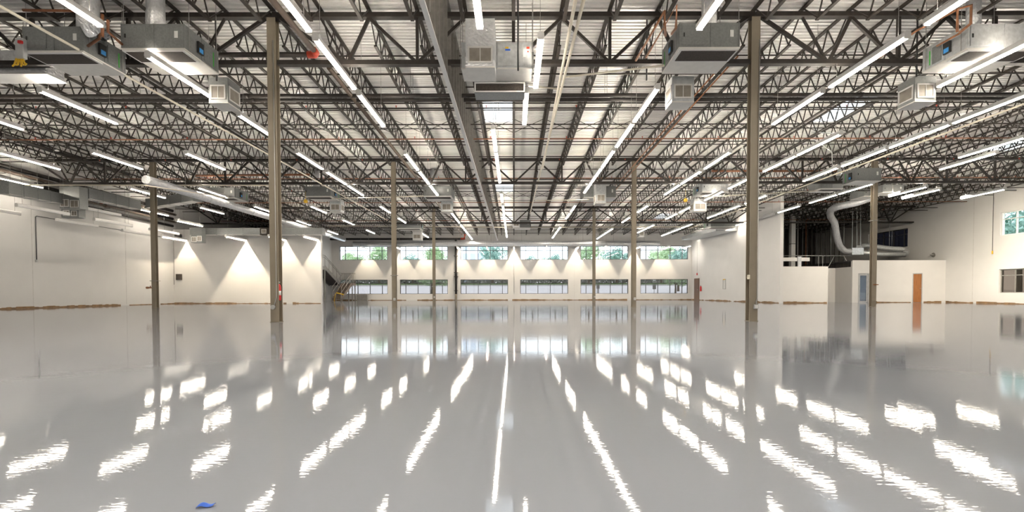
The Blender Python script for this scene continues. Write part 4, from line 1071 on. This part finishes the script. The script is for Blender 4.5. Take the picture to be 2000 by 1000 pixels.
# ------------------------------------------------------------------ stair in the left recess
def stair():
    t = thing('steel_stair', 'brown steel stair with a railed landing in the left recess', 'stair')
    zl, zt = 1.70, 3.14
    ya, yb, yt = 44.3, 47.15, 43.4
    ax0, ax1 = -16.78, -15.86          # lower flight
    bx0, bx1 = -18.1, -16.98           # upper flight
    def slope(x0, x1, y0, z0, y1, z1, d, name, m):
        MB().quadbox([(x0, y0, z0 - d), (x1, y0, z0 - d), (x1, y1, z1 - d), (x0, y1, z1 - d), (x0, y0, z0), (x1, y0, z0), (x1, y1, z1), (x0, y1, z1)]).build(name, M[m], t)
    for x in (ax0, ax1 - .06): slope(x, x + .06, ya, .28, yb, zl + .08, .30, 'stringer', 'stair')
    for k in range(10):
        f = (k + .5) / 10; y = ya + (yb - ya) * f; z = .17 + (zl - .17) * (k + 1) / 10.5
        MB().box(ax0 + .06, ax1 - .06, y - .15, y + .15, z - .03, z).build('tread', M['stair'], t)
        MB().box(ax0 + .06, ax1 - .06, y - .15, y - .13, z - .16, z - .031).build('riser', M['stair'], t)
    MB().box(bx0, ax1 + .06, yb, 48.1, zl - .2, zl).build('landing', M['stair'], t)
    for x, y in ((ax1, yb + .06), (ax1, 48.04), (ax1 - .35, yb + .06), (bx1, yb + .06)):
        MB().box(x - .04, x + .04, y - .04, y + .04, 0, zl - .2).build('leg', M['rail'], t)
    for x in (bx0, bx1 - .06): slope(x, x + .06, yb, zl + .08, yt, zt + .08, .36, 'upper_stringer', 'rail')
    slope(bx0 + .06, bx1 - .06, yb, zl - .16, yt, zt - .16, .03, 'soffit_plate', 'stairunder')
    for k in range(8):
        f = (k + .5) / 8; y = yb + (yt - yb) * f; z = zl + (zt - zl) * (k + 1) / 8.5
        MB().box(bx0 + .06, bx1 - .06, y - .15, y + .15, z - .03, z).build('tread', M['stair'], t)
    MB().box(bx0, bx1, 41.6, yt, zt - .3, zt).build('top_landing', M['rail'], t)
    MB().box(bx1 - .1, bx1, yt - .1, yt, 0, zt - .3).build('leg', M['rail'], t)
    def rail(pts, r=.026): MB().tube(pts, r, 8).build('handrail', M['rail'], t, True)
    def post(x, y, z, h, r=.02): MB().tube([(x, y, z), (x, y, z + h)], r, 8).build('baluster', M['rail'], t, True)
    H = .98
    for x in (ax0 + .03, ax1 - .03):
        for h in (H, H * .55): rail([(x, ya, .28 + h), (x, yb, zl + h)])
        for f in (0, .5): post(x, ya + (yb - ya) * f, .28 + (zl - .2) * f - .1, H + .1)
    rail([(bx1 + .05, yb, zl + H), (bx1 + .05, 48.08, zl + H), (ax1 + .03, 48.08, zl + H), (ax1 + .03, yb, zl + H)])
    x = bx1 + .05
    while x < ax1 + .05:
        post(x, 48.08, zl, H, .011); x += .11
    for y in (yb + .05, 47.6): post(ax1 + .03, y, zl, H)
    for h in (H, H * .82): rail([(bx1 - .03, yb, zl + h + .05), (bx1 - .03, yt, zt + h), (bx1 - .03, 41.6, zt + h)])
    for f in (0, .25, .5, .75, 1): post(bx1 - .03, yb + (yt - yb) * f, zl + (zt - zl) * f, H)
    for y in (42.5, 41.7): post(bx1 - .03, y, zt, H)
stair()
p = at(661, 572, 43.9)
t = thing('barricade', 'yellow folding barricade blocking the foot of the stair', 'barricade', (p.x, 43.85, 0))
MB().box(-.34, .34, -.03, .0, .66, .76).build('upper_board', M['yellow'], t, mw=Matrix.Rotation(R(14), 4, 'Y'))
for s in (-1, 1):
    MB().bar((s * .3, -.2, 0), (s * .24, 0, .74), .035).build('leg', M['yellow'] if s < 0 else M['rail'], t); MB().bar((s * .3, .25, 0), (s * .24, .04, .74), .035).build('leg', M['rail'], t)
# grey cabinet under the landing
p = at(683, 580, 47.2)
o = MB().box(-15.6, -14.55, 47.7, 48.0, 0, .6).build('low_cabinet', M['rail'], bevel=.01); tag(o, 'grey low panel under the window beside the stair', 'panel')

# ------------------------------------------------------------------ outdoors
def zlot(y): return -.12 + .058 * max(0, min(y, 90) - 48.5)
g = MB(); g.v = [(-70, 48.5, -.12), (70, 48.5, -.12), (70, 90, zlot(90)), (-70, 90, zlot(90)), (70, 160, zlot(90)), (-70, 160, zlot(90))]; g.f = [(0, 1, 2, 3), (3, 2, 4, 5)]
o = g.build('parking_lot', M['concrete']); tag(o, 'pale parking lot outside the back windows', None, None, 'structure')
g = MB(); g.v = [(XR + .4, -20, -.12), (80, -20, -.12), (80, YB + .35, -.12), (XR + .4, YB + .35, -.12)]; g.f = [(0, 1, 2, 3)]
o = g.build('ground_lawn', M['grass']); tag(o, 'lawn outside the right wall', None, None, 'structure')
for i, x in enumerate((1.2, 3.8, 6.4, 9.0)):
    b = MB(); za, zc_ = zlot(58) + .004, zlot(68) + .004
    b.quadbox([(x, 58, za), (x + .25, 58, za), (x - 1.75, 68, zc_), (x - 2.0, 68, zc_), (x, 58, za + .008), (x + .25, 58, za + .008), (x - 1.75, 68, zc_ + .008), (x - 2.0, 68, zc_ + .008)])
    o = b.build('parking_stripe', M['stripe']); tag(o, f'white parking stripe outside the fourth lower window, {ORD[i + 1]} from the left', None, None, 'structure')
o = MB().box(-70, 70, 84, 84.5, zlot(84) - .1, zlot(84) + .22).build('kerb', M['kerb']); tag(o, 'concrete kerb along the far side of the lot', None, None, 'structure')
g = MB().box(-70, 70, 86, 98, zlot(86) - .1, zlot(90) + .1); o = g.build('grass_verge', M['grass']); tag(o, 'green verge beyond the parking lot', None, None, 'structure')
def leafcloud(n, rx, rz, s, seed, m):
    rn = random.Random(seed); b = MB()
    cl = [(rn.uniform(-.6, .6), rn.uniform(-.6, .6), rn.uniform(-.5, .6), rn.uniform(.35, .6)) for _ in range(9)]
    for i in range(n):
        c = cl[i % 9]
        while True:
            d = Vector((rn.uniform(-1, 1), rn.uniform(-1, 1), rn.uniform(-1, 1)))
            if .3 < d.length < 1: break
        p = Vector(((c[0] + d.x * c[3]) * rx, (c[1] + d.y * c[3]) * rx, (c[2] + d.z * c[3]) * rz))
        a = Vector((rn.uniform(-1, 1), rn.uniform(-1, 1), rn.uniform(-1, 1))).normalized(); e = a.orthogonal().normalized()
        k = s * rn.uniform(.6, 1.3)
        q = len(b.v); b.v += [tuple(p - a * k), tuple(p + e * k * .5), tuple(p + a * k), tuple(p - e * k * .5)]; b.f.append((q, q + 1, q + 2, q + 3))
    return b.mesh('foliage', m)
LV = [leafcloud(3600, 2.6, 2.3, .165, 3, M['leaf']), leafcloud(3600, 2.6, 2.3, .165, 11, M['leafdark']), leafcloud(3000, 2.4, 1.8, .15, 5, M['leaf'])]
def trunkmesh(h):
    b = MB(); b.tube([(0, 0, 0), (.05, .03, h * .5), (-.05, 0, h)], .22, 8, True, .1)
    return b.mesh('trunk', M['bark'])
TM = trunkmesh(4.5)
brm = MB().tube([(0, 0, 0), (.7, .2, .9), (1.4, .3, 1.4)], .09, 6, True, .03).mesh('branch', M['bark'])
def tree(x, y, s, k, label):
    t = thing('broadleaf_tree', label, 'tree', (x, y, zlot(y) if y > YB else -.12), random.uniform(0, 6), 'trees outside')
    t.scale = (s, s, s)
    link('trunk', TM, t); link('foliage', LV[k], t, (0, 0, 5.2)); link('branch', brm, t, (0, 0, 3.2)); link('branch', brm, t, (0, 0, 3.6), (0, 0, 2.4))
W_ = ['first', 'second', 'third', 'fourth', 'fifth', 'sixth']
for i, (u, y, s, k) in enumerate(((692, 92, .95, 0), (740, 90, 1.15, 0), (806, 96, 1.0, 1), (850, 88, 1.1, 0), (962, 88, 1.25, 1), (1040, 106, 1.05, 1), (1085, 110, 1.15, 1), (1150, 86, 1.2, 0), (1205, 98, 1.2, 1), (1292, 88, 1.1, 0), (1325, 66, .95, 1))):
    tree(at(u, 500, y).x, y, s * .86, k, ['small pale green tree outside the left part of the first window', 'green tree outside the right part of the first window', 'blue green tree outside the left part of the second window', 'green tree outside the right part of the second window',
        'dark green tree outside the third window', 'small tree top outside the left part of the fourth window', 'pale tree outside the right part of the fourth window', 'green tree outside the left part of the fifth window', 'dark tree outside the right part of the fifth window', 'pale green tree outside the middle of the sixth window', 'dark tree close outside the right end of the sixth window'][i])
for i, (x, y, sx) in enumerate(((-9.6, 56.0, 1.05), (18.6, 55.5, .62))):
    t = thing('broadleaf_tree', ['low spreading tree close outside the second lower window', 'low spreading tree close outside the right end of the sixth lower window'][i], 'tree', (x, y, zlot(y)), 0, 'trees outside')
    link('trunk', TM, t, None, None, (.6, .6, .42)); link('foliage', LV[2], t, (0, 0, 2.35), (0, 0, 1.0), (sx, sx, .62)); link('branch', brm, t, (0, 0, 1.3), None, (1, 1, .6))
for i, (x, y, s, k) in enumerate(((43, 41, 1.15, 1), (40, 36, 1.0, 1), (50, 46, 1.2, 1))):
    tree(x, y, s, k, ['dark blue green tree outside the right wall windows', 'large tree outside the near part of the right wall windows', 'green tree far outside the right wall'][i])
hg = MB(); rn = random.Random(4)
for i in range(9000):
    p = Vector((rn.uniform(-52, 52), rn.uniform(98.5, 101), zlot(99) + 1.5 * rn.random() ** .8)); a = Vector((rn.uniform(-1, 1), rn.uniform(-1, 1), rn.uniform(-1, 1))).normalized(); e = a.orthogonal().normalized(); k = .3
    q = len(hg.v); hg.v += [tuple(p - a * k), tuple(p + e * k * .6), tuple(p + a * k), tuple(p - e * k * .6)]; hg.f.append((q, q + 1, q + 2, q + 3))
o = hg.build('hedge_foliage', M['hedge']); tag(o, 'grey green hedge line beyond the parking lot', 'hedge', None, 'stuff')
# pale office building far behind
t = thing('office_building', 'pale office building with a grid of windows outside the third window', 'building', (at(918, 490, 140).x, 140, zlot(140)))
MB().box(-7, 7, 0, 10, 0, 17).build('facade', M['facade'], t)
for i in range(6):
    for k in range(5):
        MB().box(-6.4 + i * 2.15, -4.9 + i * 2.15, -.06, -.01, 1.5 + k * 3.1, 3.7 + k * 3.1).build('facade_window', M['facadewin'], t)
# sign posts seen from behind
for i, (u, v0_, v1_, y) in enumerate(((1168, 556, 564, 58), (1278, 555, 565, 56))):
    a = at(u, v0_, y); b2 = at(u, v1_, y)
    t = thing('sign_post', ['grey backed sign on two posts outside the fifth lower window', 'grey backed sign on a post outside the sixth lower window'][i], 'sign', (a.x, y, zlot(y)))
    MB().box(-.2, .2, -.02, .02, b2.z - zlot(y), a.z - zlot(y)).build('sign_panel', M['rail'], t, bevel=.005)
    for s in ((-.1, .1) if i == 0 else (0,)):
        MB().box(s - .025, s + .025, .02, .06, 0, a.z - zlot(y) - .02).build('post', M['rail'], t)

# hanger wires reach up to the first thing above them
bpy.context.view_layer.update()
dg = bpy.context.evaluated_depsgraph_get()
hung = [o for o in COL.objects if o.name.startswith('hanger_wire')]
todo = []
for o in hung:
    p = o.matrix_world.translation + Vector((0, 0, .02))
    ok = S.ray_cast(dg, p + Vector((0.012, 0, 0)), Vector((0, 0, 1)), distance=4.0)
    if ok[0]: todo.append((o, max(.03, ok[1].z - p.z + .015)))
for o, d in todo: o.scale = (1, 1, d)

# ------------------------------------------------------------------ world
w = bpy.data.worlds.new('overcast_sky'); S.world = w; w.use_nodes = True
n = w.node_tree.nodes; l = w.node_tree.links
bg = n['Background']; tc = n.new('ShaderNodeTexCoord'); sep = n.new('ShaderNodeSeparateXYZ'); l.new(tc.outputs['Generated'], sep.inputs[0])
cr = n.new('ShaderNodeValToRGB'); cr.color_ramp.elements[0].position = 0.0; cr.color_ramp.elements[0].color = (.92, .96, 1, 1); cr.color_ramp.elements[1].position = .8; cr.color_ramp.elements[1].color = (.92, .96, 1, 1)
l.new(sep.outputs['Z'], cr.inputs['Fac']); l.new(cr.outputs['Color'], bg.inputs['Color']); bg.inputs['Strength'].default_value = 2.8

# ------------------------------------------------------------------ view
S.view_settings.view_transform = 'Standard'; S.view_settings.look = 'None'; S.view_settings.gamma = 1.0; S.view_settings.use_curve_mapping = False
S.view_settings.exposure = 0.12
S.cycles.max_bounces = 8; S.cycles.diffuse_bounces = 5; S.cycles.glossy_bounces = 4; S.cycles.transparent_max_bounces = 12
S.cycles.sample_clamp_indirect = 6.0
S.cycles.caustics_reflective = False; S.cycles.caustics_refractive = False
